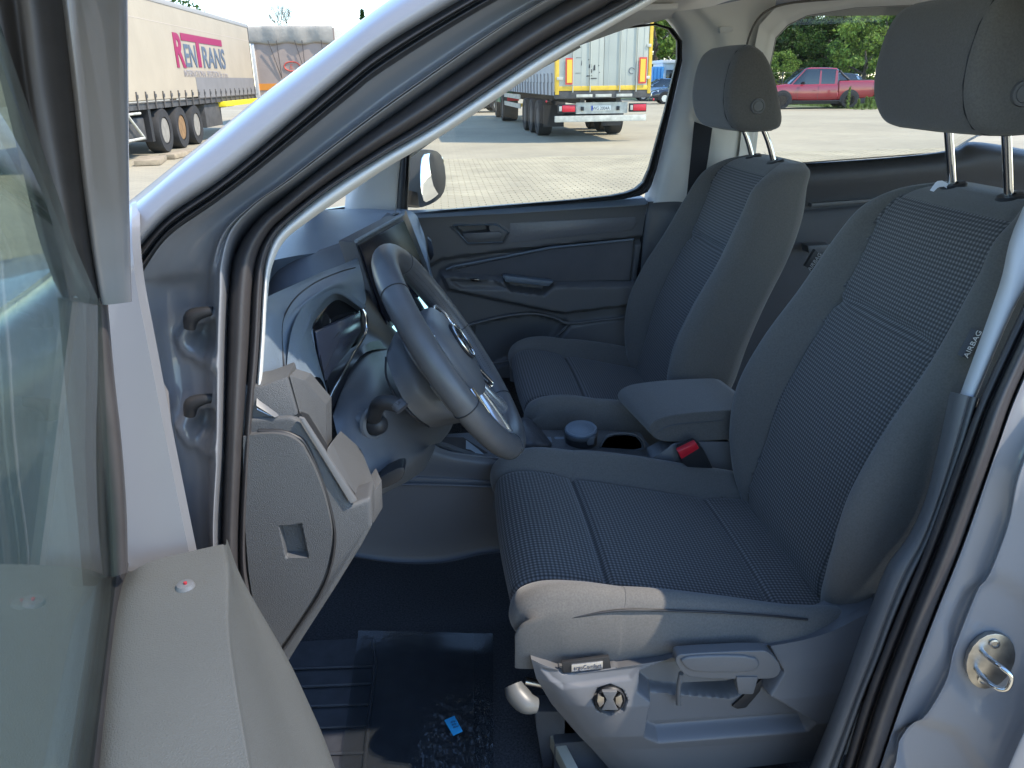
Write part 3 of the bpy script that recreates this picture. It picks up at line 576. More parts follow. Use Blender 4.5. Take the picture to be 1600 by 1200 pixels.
    for dy in (-.07, .07):
        bx = .868+dxb-(0)  # post sockets on the shoulder of the backrest
        tube("headrest_post", [(bx+.006, yc+dy, 1.355+dzb), (bx-.012+hdx*.4, yc+dy, 1.42+dzb), (bx-.035+hdx, yc+dy, 1.50+hdz)], .0068, CHROME, seat, n=16)
        lathe("post_guide", [(.020, -.006), (.021, 0), (.018, .0035), (.0085, .0045), (.008, 0)], (bx+.004, yc+dy, 1.372+dzb), (-.25, 0, 1), RUBBER, seat)
    tube("headrest_seam", [(hx+cxp[0]+(a-cxp[0])*.985, yc-.1165, hz+cxp[1]+(b-cxp[1])*.982) for a, b in prof[::3]], .0011, RUBBER, hr, n=6, closed=True, sub=1)
    return seat
seatD = make_seat(1.20, "driver's seat nearest the open door, with check cloth panels")
seatP = make_seat(1.96, "passenger seat on the far side, in shade", dxc=.105, dzc=-.005, dxb=-.05, dzb=-.018, hdx=-.018, hdz=-.038)

WPR = mat("white_print", (.8, .8, .8), .6)
prism("airbag_tag", rowY([(1504, 558, .945), (1514, 562, .945), (1536, 521, .948), (1526, 516, .948)], 0), (0, .012, 0), PLASD, seatD, .0008)
text("airbag_lettering", "AIRBAG", .0115, V(1512, 560, .9435), V(1533, 521, .947)-V(1512, 560, .947), V(1502, 556, .945)-V(1512, 560, .945), WPR, seatD, ext=.0003, width=.040)
prism("airbag_tag", rowY([(1258, 416, 1.72), (1270, 424, 1.72), (1284, 400, 1.72), (1274, 390, 1.72)], 0), (0, .012, 0), RUBBER, seatP, .0008)
text("airbag_lettering", "AIRBAG", .014, V(1266, 424, 1.715), V(1284, 398, 1.715)-V(1266, 424, 1.715), V(1256, 416, 1.715)-V(1266, 424, 1.715), mat("shaded_print", (.3, .3, .3), .6), seatP, ext=.0003, width=.045)  # print greyed: the shade on this seat is put into its colour

tube("side_seam", [V(x, y, Y) for x, y, Y in ((836, 968, .954), (880, 967, .940), (962, 954, .937), (1037, 954, .936), (1120, 957, .936), (1200, 962, .938), (1262, 968, .942))], .0018, RUBBER, seatD, n=6)
# ================================================================== VAN BODY SHELL
# ---- near A-pillar and its jamb: rows share one index from the belt up to the roof
P0 = [(-260, 640), (-60, 520), (75, 427), (206, 311), (262, 266), (337, 207), (401, 155), (541, 49), (600, 5), (700, -60), (900, -190)]
P1 = [(-200, 760), (0, 660), (120, 560), (210, 395), (262, 339), (337, 287), (401, 236), (541, 117), (600, 72), (687, 19), (860, -80)]
P2 = [(-200, 800), (0, 700), (150, 600), (219, 432), (262, 371), (337, 317), (401, 269), (541, 156), (600, 110), (740, 22), (880, -55)]
def mix(a, b, t, Y=None): return [(p[0]*(1-t)+q[0]*t, p[1]*(1-t)+q[1]*t) for p, q in zip(a, b)]
def Yrow(l, Ys): return [(p[0], p[1], y) for p, y in zip(l, Ys)] if not np.isscalar(Ys) else [(p[0], p[1], Ys) for p in l]
s_ = slice(3, 11)
loft("outer_pillar", [rowT(P0[s_], .80), rowT(mix(P0, P1, .03)[s_], .735), rowT(mix(P0, P1, .25)[s_], .685), rowT(mix(P0, P1, .55)[s_], .672), rowT(mix(P0, P1, .85)[s_], .675), rowT(P1[s_], .69)], PAINT, van, nu=60, nv=5)
loft("pillar_rubber_strip", [rowT(P1[s_], .693), rowT(mix(P1, P2, .35)[s_], .680), rowT(mix(P1, P2, .5)[s_], .70), rowT(mix(P1, P2, .75)[s_], .69), rowT(P2[s_], .72)], RUBBER, van, nu=60, nv=4)
# jamb: from the fender edge / rubber strip to the seal
J0 = [(330, 1090), (284, 885), (246, 700), (216, 545), (206, 452), (219, 432), (262, 371), (337, 317), (401, 269), (541, 156), (600, 110), (740, 22), (880, -55)]
J3 = [(372, 1060), (338, 880), (343, 700), (346, 545), (349, 460), (351, 410), (366, 360), (405, 319), (455, 284), (560, 205), (640, 147), (800, 37), (930, -35)]
jl = [0.715]*5+[.70, .71, .715, .72, .72, .72, .72, .72]
jm = [.80, .80, .80, .80, .79, .765, .75, .75, .75, .75, .75, .75, .75]
jr = [.755]*13
hs = []
for cy in (487, 623):
    hs += [([(292, cy+6), (308, cy-2), (334, cy-4), (334, cy+10), (312, cy+20), (306, cy+32), (290, cy+30)], .010, 5),
           ([(276, cy+34), (290, cy+22), (306, cy+48), (335, cy+68), (337, cy+88), (305, cy+72), (284, cy+60)], .014, 10),
           ([(305, cy+36), (312, cy+22), (334, cy+14), (334, cy+58), (315, cy+50)], -.014, 8)]
jamb = loft("door_jamb", [rowT(Yrow(J0, jl), 0), rowT(Yrow(mix(J0, J3, .10), [a*.6+b*.4 for a, b in zip(jl, jm)]), 0), rowT(Yrow(mix(J0, J3, .30), jm), 0), rowT(Yrow(mix(J0, J3, .60), [m+.012 for m in jm]), 0),
                          rowT(Yrow(mix(J0, J3, .80), [m+.008 for m in jm]), 0), rowT(Yrow(mix(J0, J3, .86), [m-.01 for m in jm]), 0), rowT(Yrow(mix(J0, J3, .92), jr), 0), rowT(Yrow(J3, jr), 0), rowT(Yrow([(392, 1060), (362, 880), (364, 700), (367, 545), (370, 460), (374, 410), (389, 377), (428, 338), (478, 302), (582, 226), (664, 170), (824, 64), (955, -5)], .86), 0)],
            PAINT, van, nu=150, nv=6, layers=hs)
for cy in (487, 623):
    tube("hinge_gasket", [VT(296, cy+26, .765), VT(300, cy+8, .762), VT(318, cy+1, .760), VT(333, cy-1, .760)], [.006, .008, .006, .005], RUBBER, jamb, n=10)
# seal and pale pillar trim round the front of the opening
S4 = [(402, 1130), (372, 1060), (348, 960), (344, 860), (349, 700), (353, 545), (357, 455), (368, 395), (400, 345), (437, 313), (487, 272), (560, 216), (640, 160), (800, 50), (880, -2), (960, -50)]
S5 = [(440, 1130), (410, 1040), (393, 930), (385, 860), (392, 700), (405, 545), (410, 455), (416, 405), (432, 367), (469, 332), (525, 290), (600, 243), (690, 190), (856, 80), (990, 6), (1070, -40)]
S6 = [(450, 1130), (420, 1050), (402, 930), (392, 860), (402, 700), (412, 545), (417, 455), (424, 411), (442, 374), (480, 342), (535, 303), (608, 255), (698, 202), (866, 90), (1000, 12), (1082, -34)]
def seal(name, A, B, Ys, par, m=SEALM):
    rows = []
    for t, d in ((0, .03), (.04, 0), (.16, -.022), (.34, -.03), (.52, -.026), (.66, -.012), (.70, .002), (.74, -.010), (.88, -.016), (.97, -.006), (1, .01)):
        rows.append(rowT(Yrow(mix(A, B, t), [y+d for y in Ys] if not np.isscalar(Ys) else Ys+d), 0))
    return loft(name, rows, m, par, nu=90, nv=3)
seal("door_seal", S4, S5, .79, van)
loft("pale_trim_edge", [rowT(Yrow(S5, .795)[4:], 0), rowT(Yrow(mix(S5, S6, .5), .785)[4:], 0), rowT(Yrow(S6, .80)[4:], 0), rowT(Yrow(mix(S5, S6, 1.2), .86)[4:], 0), rowT(Yrow(mix(S5, S6, 1.3), .93)[4:], 0)], CREAM, van, nu=70, nv=2)
loft("kick_trim", [rowT(Yrow(S5, .795)[:5], 0), rowT(Yrow(mix(S5, S6, .5), .785)[:5], 0), rowT(Yrow(S6, .80)[:5], 0), rowT(Yrow(mix(S5, S6, 1.6), .84)[:5], 0)], PLAS, van, nu=30, nv=2)
# ---- front wing: side wall and shoulder
loft("front_wing", [
    rowY([(206, 311, .80), (75, 427, .80), (-60, 520, .80), (-260, 640, .82)], 0),
    rowY([(206, 320, .75), (75, 437, .75), (-60, 532, .75), (-260, 655, .77)], 0),
    rowY([(206, 350, .70), (75, 465, .70), (-60, 562, .70), (-260, 690, .71)], 0),
    rowY([(207, 390, .680), (85, 510, .68), (-60, 610, .68), (-260, 740, .69)], 0),
    rowY([(214, 452, .676), (95, 570, .67), (-60, 680, .67), (-260, 810, .68)], 0),
    rowY([(232, 545, .674), (110, 660, .665), (-60, 760, .665), (-260, 890, .67)], 0),
    rowY([(262, 700, .672), (140, 800, .66), (-60, 900, .66), (-260, 1000, .66)], 0),
    rowY([(300, 885, .672), (180, 980, .66), (-40, 1060, .66), (-260, 1150, .66)], 0),
    rowY([(345, 1090, .68), (220, 1160, .67), (0, 1240, .67), (-260, 1350, .67)], 0),
    rowY([(400, 1400, .70), (260, 1450, .69), (0, 1500, .69), (-260, 1600, .69)], 0)], PAINT, van, nu=24, nv=6, skirt=.02)
loft("bonnet", [[(-.45, .80, 1.30), (-.9, .80, 1.16), (-1.3, .80, 1.08), (-1.75, .82, .98)], [(-.60, 1.2, 1.17), (-.95, 1.2, 1.16), (-1.35, 1.2, 1.12), (-1.85, 1.2, 1.0)],
                [(-.60, 1.9, 1.17), (-.95, 1.9, 1.16), (-1.35, 1.9, 1.12), (-1.85, 1.9, 1.0)], [(-.45, 2.36, 1.22), (-.9, 2.36, 1.14), (-1.3, 2.36, 1.06), (-1.75, 2.34, .96)]], PAINT, van, nu=16, nv=6, skirt=.02, sk_axis=(0, 0, -1))
loft("far_front_wing", [[(-.25, 2.44, 1.20), (-.9, 2.44, 1.12), (-1.75, 2.40, .95)], [(-.25, 2.50, 1.0), (-.9, 2.50, .98), (-1.75, 2.46, .85)], [(-.25, 2.50, .4), (-.9, 2.50, .4), (-1.75, 2.46, .4)]], PAINT, van, nu=10, nv=4, skirt=.02, sk_axis=(0, -1, 0))
# windscreen and far A-pillar
GLW = glass("windscreen_glass", (.93, .97, .95)); GLT = glass("tinted_side_glass", (.96, .97, .93), dirt=.03)
A0, A1 = V(150, 370, Y=.78), V(640, -20, Y=.90)
B0, B1 = V(497, 326, Y=2.34), V(760, 60, Y=2.22)
mesh("windscreen", [A0, A1, B1+np.array([0, 0, .1]), B0], [(0, 1, 2, 3)], GLW, van)
fap = loft("far_front_pillar", [
    rowY([(538, 330, 2.42), (540, 310, 2.42), (543, 270, 2.40), (600, 225, 2.38), (760, 110, 2.33), (890, 40, 2.25)], 0),
    rowY([(560, 330, 2.36), (560, 300, 2.36), (575, 262, 2.34), (625, 222, 2.32), (780, 118, 2.28), (900, 58, 2.20)], 0),
    rowY([(616, 333, 2.34), (617, 300, 2.34), (620, 262, 2.33), (640, 238, 2.32), (790, 133, 2.28), (905, 70, 2.20)], 0),
    rowY([(622, 333, 2.36), (623, 300, 2.36), (626, 268, 2.35), (645, 244, 2.34), (795, 138, 2.30), (908, 74, 2.22)], 0)], CREAM, van, nu=24, nv=4)
# ---- far front door ---------------------------------------------
FD = 2.33
fd = loft("passenger_door", [
    rowY([(618, 338, FD), (700, 335, FD), (800, 328, FD), (900, 321, FD), (1012, 314, FD)], 0),
    rowY([(640, 380, FD), (715, 375, FD), (810, 365, FD), (905, 360, FD), (1005, 357, FD)], 0),
    rowY([(660, 440, FD), (725, 440, FD), (820, 435, FD), (905, 430, FD), (995, 425, FD)], 0),
    rowY([(680, 500, FD), (740, 500, FD), (830, 495, FD), (910, 490, FD), (990, 485, FD)], 0),
    rowY([(700, 590, FD), (760, 590, FD), (840, 590, FD), (910, 585, FD), (982, 560, FD)], 0)],
    PLASM, van, nu=170, nv=26, hu='c', hv='l', skirt=.04, layers=[
        ([(640, 395), (672, 416), (690, 406), (790, 393), (1005, 371), (1008, 378), (860, 392), (705, 417), (690, 424), (680, 450), (655, 450)], -.022, 7),
        ([(705, 355), (709, 350), (776, 350), (795, 363), (786, 379), (731, 381), (722, 370)], .004, 3),
        ([(709, 353), (762, 352), (764, 363), (727, 367), (719, 364)], -.035, 4),
        ([(700, 424), (860, 388), (992, 374), (986, 440), (862, 441), (762, 433)], -.012, 5),
        ([(690, 428), (705, 424), (785, 432), (865, 441), (990, 441), (986, 474), (880, 487), (850, 482), (700, 450)], .035, 9),
        ([(703, 434), (770, 434), (790, 447), (720, 446)], -.008, 4),
        ([(788, 437), (862, 442), (848, 455), (796, 449)], -.045, 6),
        ([(740, 508), (830, 491), (886, 506), (850, 545), (770, 575), (740, 570)], -.03, 8),
        ([(892, 506), (985, 494), (985, 560), (850, 560)], .010, 6)])
prism("door_top_pad", rowY([(612, 333, FD), (700, 330, FD), (800, 322, FD), (1008, 309, FD), (1013, 316, FD-.02), (1008, 321, FD-.02), (800, 334, FD-.02), (640, 342, FD-.02)], 0), (0, .05, 0), PLASTOP, fd, .004)
prism("insert_panel", rowY([(702, 423, FD-.002), (860, 389, FD-.002), (990, 376, FD-.002), (984, 438, FD-.002), (864, 440, FD-.002), (764, 431, FD-.002)], 0), (0, .02, 0), mat("door_insert_cloth", (.10, .103, .115), .95, vary=.06, noise=20), fd, .003)
tube("insert_bead", [V(x, y, FD-.004) for x, y in ((697, 421), (710, 416), (790, 401), (860, 387), (990, 374))], .004, PLASTOP, fd, n=8, how='l')
CARB = weave("textured_decor", (.03, .03, .034), (.11, .11, .12), .006, .006)
prism("decor_strip", rowY([(797, 349, FD-.001), (992, 339, FD-.001), (998, 345, FD-.001), (988, 360, FD-.001), (790, 380, FD-.001), (797, 364, FD-.001)], 0), (0, .01, 0), mat("decor_plastic", (.14, .143, .155), .34, bump=(160, .7, .001)), fd, .0015)
prism("door_handle", rowY([(722, 365, FD-.01), (780, 362, FD-.01), (786, 366, FD-.01), (783, 374, FD-.01), (734, 378, FD-.01)], 0), (0, .012, 0), PLASM, fd, .003)
tube("handle_bezel", [V(x, y, FD-.004) for x, y in ((708, 352), (776, 351), (794, 363), (786, 378), (731, 380), (720, 368))], .0022, PLASTOP, fd, n=6, closed=True, how='l', sub=1)
prism("grab_handle", rowY([(785, 431, FD-.04), (802, 432, FD-.04), (866, 440, FD-.04), (858, 448, FD-.04), (790, 441, FD-.04)], 0), (0, .03, 0), PLASTOP, fd, .005)
prism("window_switch", rowY([(734, 436, FD-.04), (748, 436, FD-.04), (752, 440, FD-.04), (738, 440, FD-.04)], 0), (0, .01, 0), GLOSSB, fd, .001)
tube("pocket_lip", [V(x, y, FD-.012) for x, y in ((700, 520), (740, 506), (790, 494), (835, 490), (868, 497), (888, 505), (940, 500), (984, 495))], .005, PLASM, fd, n=8)
tube("pocket_lip", [V(x, y, FD-.006) for x, y in ((735, 575), (770, 568), (825, 558), (850, 545), (888, 506))], .004, PLASM, fd, n=8)
# window frame, mirror bar, glass of the far door
FW = [(628, 336), (631, 290), (634, 236), (700, 188), (800, 117), (890, 60), (960, 42), (1025, 36), (1052, 44), (1066, 64), (1066, 95), (1048, 175), (1026, 265), (1018, 290), (1012, 300), (1000, 306), (975, 311), (900, 318), (800, 325), (700, 332)]
FI = [(637, 333), (639, 290), (641, 243), (705, 196), (803, 125), (893, 68), (962, 47), (1023, 40), (1042, 46), (1056, 64), (1056, 92), (1036, 175), (1012, 262), (1002, 284), (990, 294), (975, 300), (950, 305), (895, 311), (800, 319), (700, 327)]
def ringloft(name, A, B, ys, m, par, far=True, nu=140, nv=3, how='c', shrink=(0, .25, .5, .75, 1)):
    rows = []
    for t, y in zip(shrink, ys):
        q = mix(A+[A[0]], B+[B[0]], t); rows.append(rowF(Yrow(q, y), 0) if far else rowT(Yrow(q, y), 0))
    return loft(name, rows, m, par, nu=nu, nv=nv, hu='l')
ringloft("window_seal", FW, FI, (2.335, 2.325, 2.34, 2.33, 2.37), RUBBER, fd)
mesh("door_glass", rowF(FI, 2.372), [tuple(range(len(FI)))], GLT, fd)
loft("sail_bar", [rowY([(619, 336, 2.34), (622, 290, 2.34), (626, 238, 2.33)], 0), rowY([(623, 336, 2.315), (626, 290, 2.315), (630, 236, 2.31)], 0), rowY([(634, 334, 2.315), (636, 290, 2.315), (637, 230, 2.31)], 0), rowY([(637, 334, 2.34), (638, 290, 2.34), (639, 228, 2.33)], 0)], RUBBER, fd, nu=8, nv=2)
loft("outer_door_skin", [rowY([(560, 345, 2.50), (800, 330, 2.50), (1020, 312, 2.50)], 0), rowY([(620, 600, 2.50), (800, 600, 2.50), (1000, 600, 2.50)], 0)], PAINT, fd, nu=8, nv=3, skirt=.02, sk_axis=(0, 1, 0))
# exterior mirror on the far door
mb = [(637, 238), (650, 234), (674, 233), (688, 238), (695, 255), (698, 285), (693, 305), (678, 318), (655, 326), (642, 322), (638, 300), (636, 265)]
mir = prism("mirror_housing", rowY(smoothpoly(mb, 1), 2.62), (-.12, .05, 0), mat("mirror_housing_paint", (.10, .10, .10), .35, coat=.4), fd, .012, seg=4)
prism("mirror_foot", rowY([(628, 318, 2.50), (634, 296, 2.50), (652, 300, 2.56), (655, 322, 2.56)], 0), (0, .03, -.01), RUBBER, fd, .003)
gm = [(652, 243), (664, 240), (682, 243), (687, 256), (689, 282), (684, 298), (668, 312), (655, 318), (650, 300), (649, 265)]
MG = V(668, 280, Y=2.60); mp = []; mnv = np.array([.86, -.44, .12])
for (x, y) in smoothpoly(gm, 1):
    v_ = V(x, y, Y=2.60)-CAM; mp.append(CAM+v_*((MG-CAM)@mnv)/(v_@mnv))
prism("mirror_glass", [p+mnv*.02 for p in mp], tuple(-mnv*.003), mat("mirror_silver", (.9, .9, .9), .02, metal=1.0), fd, .001)
# ---- far B-pillar, belt, rear panels -------------------------------
bp = loft("far_middle_pillar", [
    rowF([(1030, 20), (1054, 50), (1060, 90), (1043, 170), (1025, 240), (1004, 318)], 2.40),
    rowF([(1036, 20), (1062, 50), (1069, 90), (1052, 170), (1034, 240), (1015, 318)], 2.34),
    rowF([(1050, 18), (1078, 50), (1084, 95), (1066, 170), (1048, 240), (1030, 316)], 2.29),
    rowF([(1080, 15), (1110, 50), (1118, 100), (1104, 180), (1088, 250), (1069, 316)], 2.28),
    rowF([(1110, 10), (1140, 50), (1150, 100), (1140, 190), (1128, 260), (1110, 330)], 2.27),
    rowF([(1215, -12), (1204, 50), (1192, 110), (1186, 190), (1180, 250), (1172, 340)], 2.33)], CREAM, van, nu=40, nv=5,
    layers=[([(1071, 155), (1102, 140), (1120, 215), (1066, 215)], .006, 3), ([(1082, 178), (1094, 172), (1100, 200), (1088, 200)], -.02, 4), ([(1120, 32), (1150, 32), (1168, 75), (1106, 75)], -.003, 2)])
prism("coat_hook", rowF([(1124, 44), (1127, 41), (1145, 41), (1147, 44), (1145, 49), (1125, 52)], 2.255), (0, .012, 0), CREAM, bp, .003)
loft("far_pillar_lower", [
    rowY([(1013, 315, 2.36), (1005, 380, 2.36), (996, 470, 2.36), (984, 560, 2.36)], 0),
    rowY([(1017, 315, 2.31), (1008, 380, 2.31), (1001, 470, 2.31), (990, 560, 2.31)], 0),
    rowY([(1066, 315, 2.28), (1052, 380, 2.28), (1034, 450, 2.28), (1030, 560, 2.30)], 0),
    rowY([(1090, 320, 2.29), (1070, 385, 2.29), (1050, 470, 2.29), (1050, 580, 2.29)], 0),
    rowY([(1180, 330, 2.32), (1180, 400, 2.32), (1180, 480, 2.32), (1180, 580, 2.32)], 0)], PLASM, van, nu=20, nv=4,
    layers=[([(1017, 316), (1058, 316), (1040, 432), (1022, 446), (1004, 449)], -.012, 4)])
sb = loft("seat_belt", [rowF([(1085, 190), (1078, 260), (1070, 330), (1063, 350)], 2.25), rowF([(1113, 200), (1104, 262), (1090, 330), (1082, 352)], 2.24)], mat("belt_webbing", (.02, .022, .028), .8, bump=(300, .5, .001)), van, nu=12, nv=3, skirt=.002)
prism("belt_tongue", rowY([(1058, 342, 2.22), (1066, 336, 2.22), (1084, 336, 2.22), (1086, 348, 2.22), (1070, 360, 2.22), (1060, 354, 2.22)], 0), (0, .02, 0), RUBBER, sb, .003)
prism("belt_label", rowY([(1078, 334, 2.215), (1087, 338, 2.215), (1084, 350, 2.215), (1076, 346, 2.215)], 0), (0, .003, 0), SILVER, sb, .001)
tube("belt_clip", [V(1067, 356, 2.21), V(1069, 372, 2.21)], .003, CHROME, sb, n=8)
# sliding door side on the far flank
RW = [(1178, 250), (1184, 210), (1196, 140), (1207, 90), (1213, 60), (1232, 40), (1262, 25), (1337, 13), (1500, 5), (1750, 0), (1790, 20), (1760, 120), (1700, 200), (1600, 205), (1530, 209), (1512, 218), (1487, 234), (1420, 243), (1300, 252), (1240, 257)]
RO = [(1150, 285), (1158, 210), (1168, 140), (1178, 80), (1186, 40), (1212, 12), (1250, 2), (1330, -12), (1500, -22), (1800, -30), (1850, 0), (1820, 130), (1770, 205), (1640, 205), (1590, 204), (1532, 211), (1489, 235), (1420, 241), (1300, 250), (1232, 255)]
ringloft("sliding_door_trim", RO[:], RW[:], (2.28, 2.29, 2.30, 2.31, 2.37), CREAM, van, nu=160)
tube("trim_joint", [VF(x, y, 2.262) for x, y in ((1166, 130), (1164, 95), (1168, 66), (1180, 36), (1200, 16), (1240, 4), (1330, -3), (1400, -6))], .003, mat("dark_joint", (.12, .11, .10), .8), van, n=6)
mesh("sliding_door_glass", rowF(RW, 2.375), [tuple(range(len(RW)))], GLT, van)
ringloft("sliding_window_seal", mix(RW, RO, .06), RW, (2.365, 2.355, 2.36, 2.365, 2.375), RUBBER, van, nu=160, nv=1)
rp = loft("rear_side_panel", [
    rowY([(1130, 262, 2.36), (1240, 256, 2.36), (1400, 245, 2.36), (1487, 234, 2.36), (1530, 222, 2.36), (1700, 250, 2.36), (1900, 270, 2.36)], 0),
    rowY([(1130, 270, 2.30), (1240, 262, 2.30), (1400, 250, 2.30), (1492, 240, 2.30), (1540, 228, 2.30), (1700, 255, 2.30), (1900, 276, 2.30)], 0),
    rowY([(1130, 292, 2.26), (1250, 280, 2.26), (1400, 268, 2.26), (1500, 258, 2.26), (1560, 250, 2.26), (1700, 270, 2.26), (1900, 300, 2.26)], 0),
    rowY([(1130, 330, 2.29), (1260, 322, 2.29), (1400, 310, 2.29), (1500, 300, 2.29), (1560, 300, 2.29), (1700, 320, 2.29), (1900, 340, 2.29)], 0),
    rowY([(1130, 380, 2.27), (1270, 372, 2.27), (1400, 360, 2.27), (1500, 350, 2.27), (1560, 350, 2.27), (1700, 370, 2.27), (1900, 390, 2.27)], 0),
    rowY([(1130, 640, 2.28), (1270, 640, 2.28), (1400, 640, 2.28), (1500, 640, 2.28), (1560, 640, 2.28), (1700, 640, 2.28), (1900, 640, 2.28)], 0)], PLASD, van, nu=40, nv=5)
prism("panel_rib", rowY([(1268, 318, 2.27), (1400, 308, 2.27), (1400, 312, 2.27), (1268, 324, 2.27)], 0), (0, .02, 0), PLASM, rp, .003)
prism("storage_bin_lid", rowY([(1262, 384, 2.2), (1300, 382, 2.2), (1300, 392, 2.2), (1264, 396, 2.2)], 0), (0, .05, 0), PLASM, rp, .004)
# ---- headliner, sun visor, roof ------------------------------------
lin = loft("headliner", [
    [V(900, 62, 2.19), V(960, 46, 2.20), V(1025, 34, 2.21), V(1100, 14, 2.21), V(1180, -6, 2.21), V(1400, -20, 2.21), V(1900, -60, 2.20)],
    [V(900, 50, 2.12), V(960, 34, 2.12), V(1025, 16, 2.12), V(1100, -8, 2.12), V(1180, -30, 2.12), V(1400, -45, 2.12), V(1900, -80, 2.12)],
    [(.20, 1.95, 1.745), (.45, 1.95, 1.765), (.7, 1.95, 1.775), (.95, 1.95, 1.78), (1.3, 1.95, 1.785), (1.8, 1.95, 1.79), (2.6, 1.95, 1.79)],
    [(.18, 1.55, 1.765), (.45, 1.55, 1.785), (.7, 1.55, 1.795), (.95, 1.55, 1.80), (1.3, 1.55, 1.80), (1.8, 1.55, 1.80), (2.6, 1.55, 1.80)],
    [(.20, 1.0, 1.735), (.45, 1.0, 1.76), (.7, 1.0, 1.77), (.95, 1.0, 1.775), (1.3, 1.0, 1.78), (1.8, 1.0, 1.78), (2.6, 1.0, 1.78)],
    [(.22, .86, 1.66), (.45, .86, 1.69), (.7, .86, 1.70), (.95, .86, 1.71), (1.3, .86, 1.71), (1.8, .86, 1.71), (2.6, .86, 1.71)]], LINER, van, nu=40, nv=6)
vis = prism("sun_visor", [V(745, 152, 2.10), V(800, 110, 2.12), V(870, 70, 2.14), V(1006, 36, 2.14), V(1040, 22, 2.12), V(1060, 14, 2.08), V(930, 18, 2.0), V(860, 60, 2.0), V(760, 125, 2.0)], (0, .0, .014), LINER, van, .004)
tube("visor_edge", [V(886, 62, 2.128), V(950, 44, 2.128), V(1006, 35, 2.128)], .004, CREAM, vis, n=8)
roof = loft("roof", [[(.10, .80, 1.665), (.5, .775, 1.70), (1.2, .775, 1.72), (2.8, .80, 1.72)], [(.12, .95, 1.80), (.5, .95, 1.83), (1.2, .95, 1.84), (2.8, .95, 1.83)], [(.12, 1.58, 1.835), (.5, 1.58, 1.86), (1.2, 1.58, 1.87), (2.8, 1.58, 1.86)],  # unseen near edge set out and low to cut the sun on the seat
                     [(.12, 2.2, 1.80), (.5, 2.2, 1.83), (1.2, 2.2, 1.84), (2.8, 2.2, 1.83)], [(.10, 2.34, 1.70), (.5, 2.38, 1.73), (1.2, 2.38, 1.74), (2.8, 2.36, 1.73)]], PAINT, van, nu=20, nv=5, skirt=.03, sk_axis=(0, 0, -1))
# ---- near B-pillar ---------------------------------------------------
KB = [(1900, -120), (1750, 90), (1600, 330), (1562, 450), (1502, 617)]
loft("near_pillar_trim", [rowT([(1890, -120), (1745, 60), (1596, 330), (1560, 450), (1500, 616)], .90), rowT([(1895, -110), (1748, 70), (1600, 335), (1563, 452), (1503, 617)], .83), rowT([(1915, -60), (1770, 150), (1612, 420), (1575, 490), (1519, 622)], .81), rowT([(1920, -50), (1776, 160), (1618, 425), (1580, 493), (1524, 624)], .84)], mat("near_white_trim", (.5, .5, .5), .7), van, nu=24, nv=4)
L1 = [(1487, 612), (1470, 690), (1447, 780), (1421, 838), (1388, 885), (1366, 940), (1339, 1012), (1312, 1087), (1275, 1181), (1240, 1260)]
L2 = [(1528, 622), (1504, 700), (1472, 790), (1450, 850), (1424, 905), (1398, 965), (1374, 1030), (1349, 1090), (1314, 1187), (1285, 1265)]
loft("pillar_lower_trim", [rowT(Yrow(mix(L1, L2, -.06), .93), 0), rowT(Yrow(L1, .86), 0), rowT(Yrow(mix(L1, L2, .2), .82), 0), rowT(Yrow(mix(L1, L2, .62), .805), 0), rowT(Yrow(mix(L1, L2, .66), .81), 0), rowT(Yrow(mix(L1, L2, .95), .80), 0), rowT(Yrow(mix(L1, L2, 1.05), .84), 0)], PLASM, van, nu=50, nv=4)
B3 = [(2000, -300), (1800, 60), (1640, 395), (1536, 617), (1500, 710), (1450, 848), (1400, 968), (1354, 1087), (1322, 1190), (1290, 1290)]
B4 = [(2090, -300), (1880, 60), (1700, 380), (1596, 592), (1556, 700), (1503, 850), (1460, 958), (1411, 1087), (1377, 1190), (1345, 1290)]
rows = []
for t, d in ((-.05, .04), (0, .005), (.10, -.004), (.22, -.006), (.30, .006), (.36, .004), (.42, -.018), (.58, -.034), (.78, -.034), (.93, -.018), (1, 0)):
    rows.append(rowT(Yrow(mix(B3, B4, t), .79+d), 0))
loft("rear_door_seal", rows, SEALM, van, nu=80, nv=3)
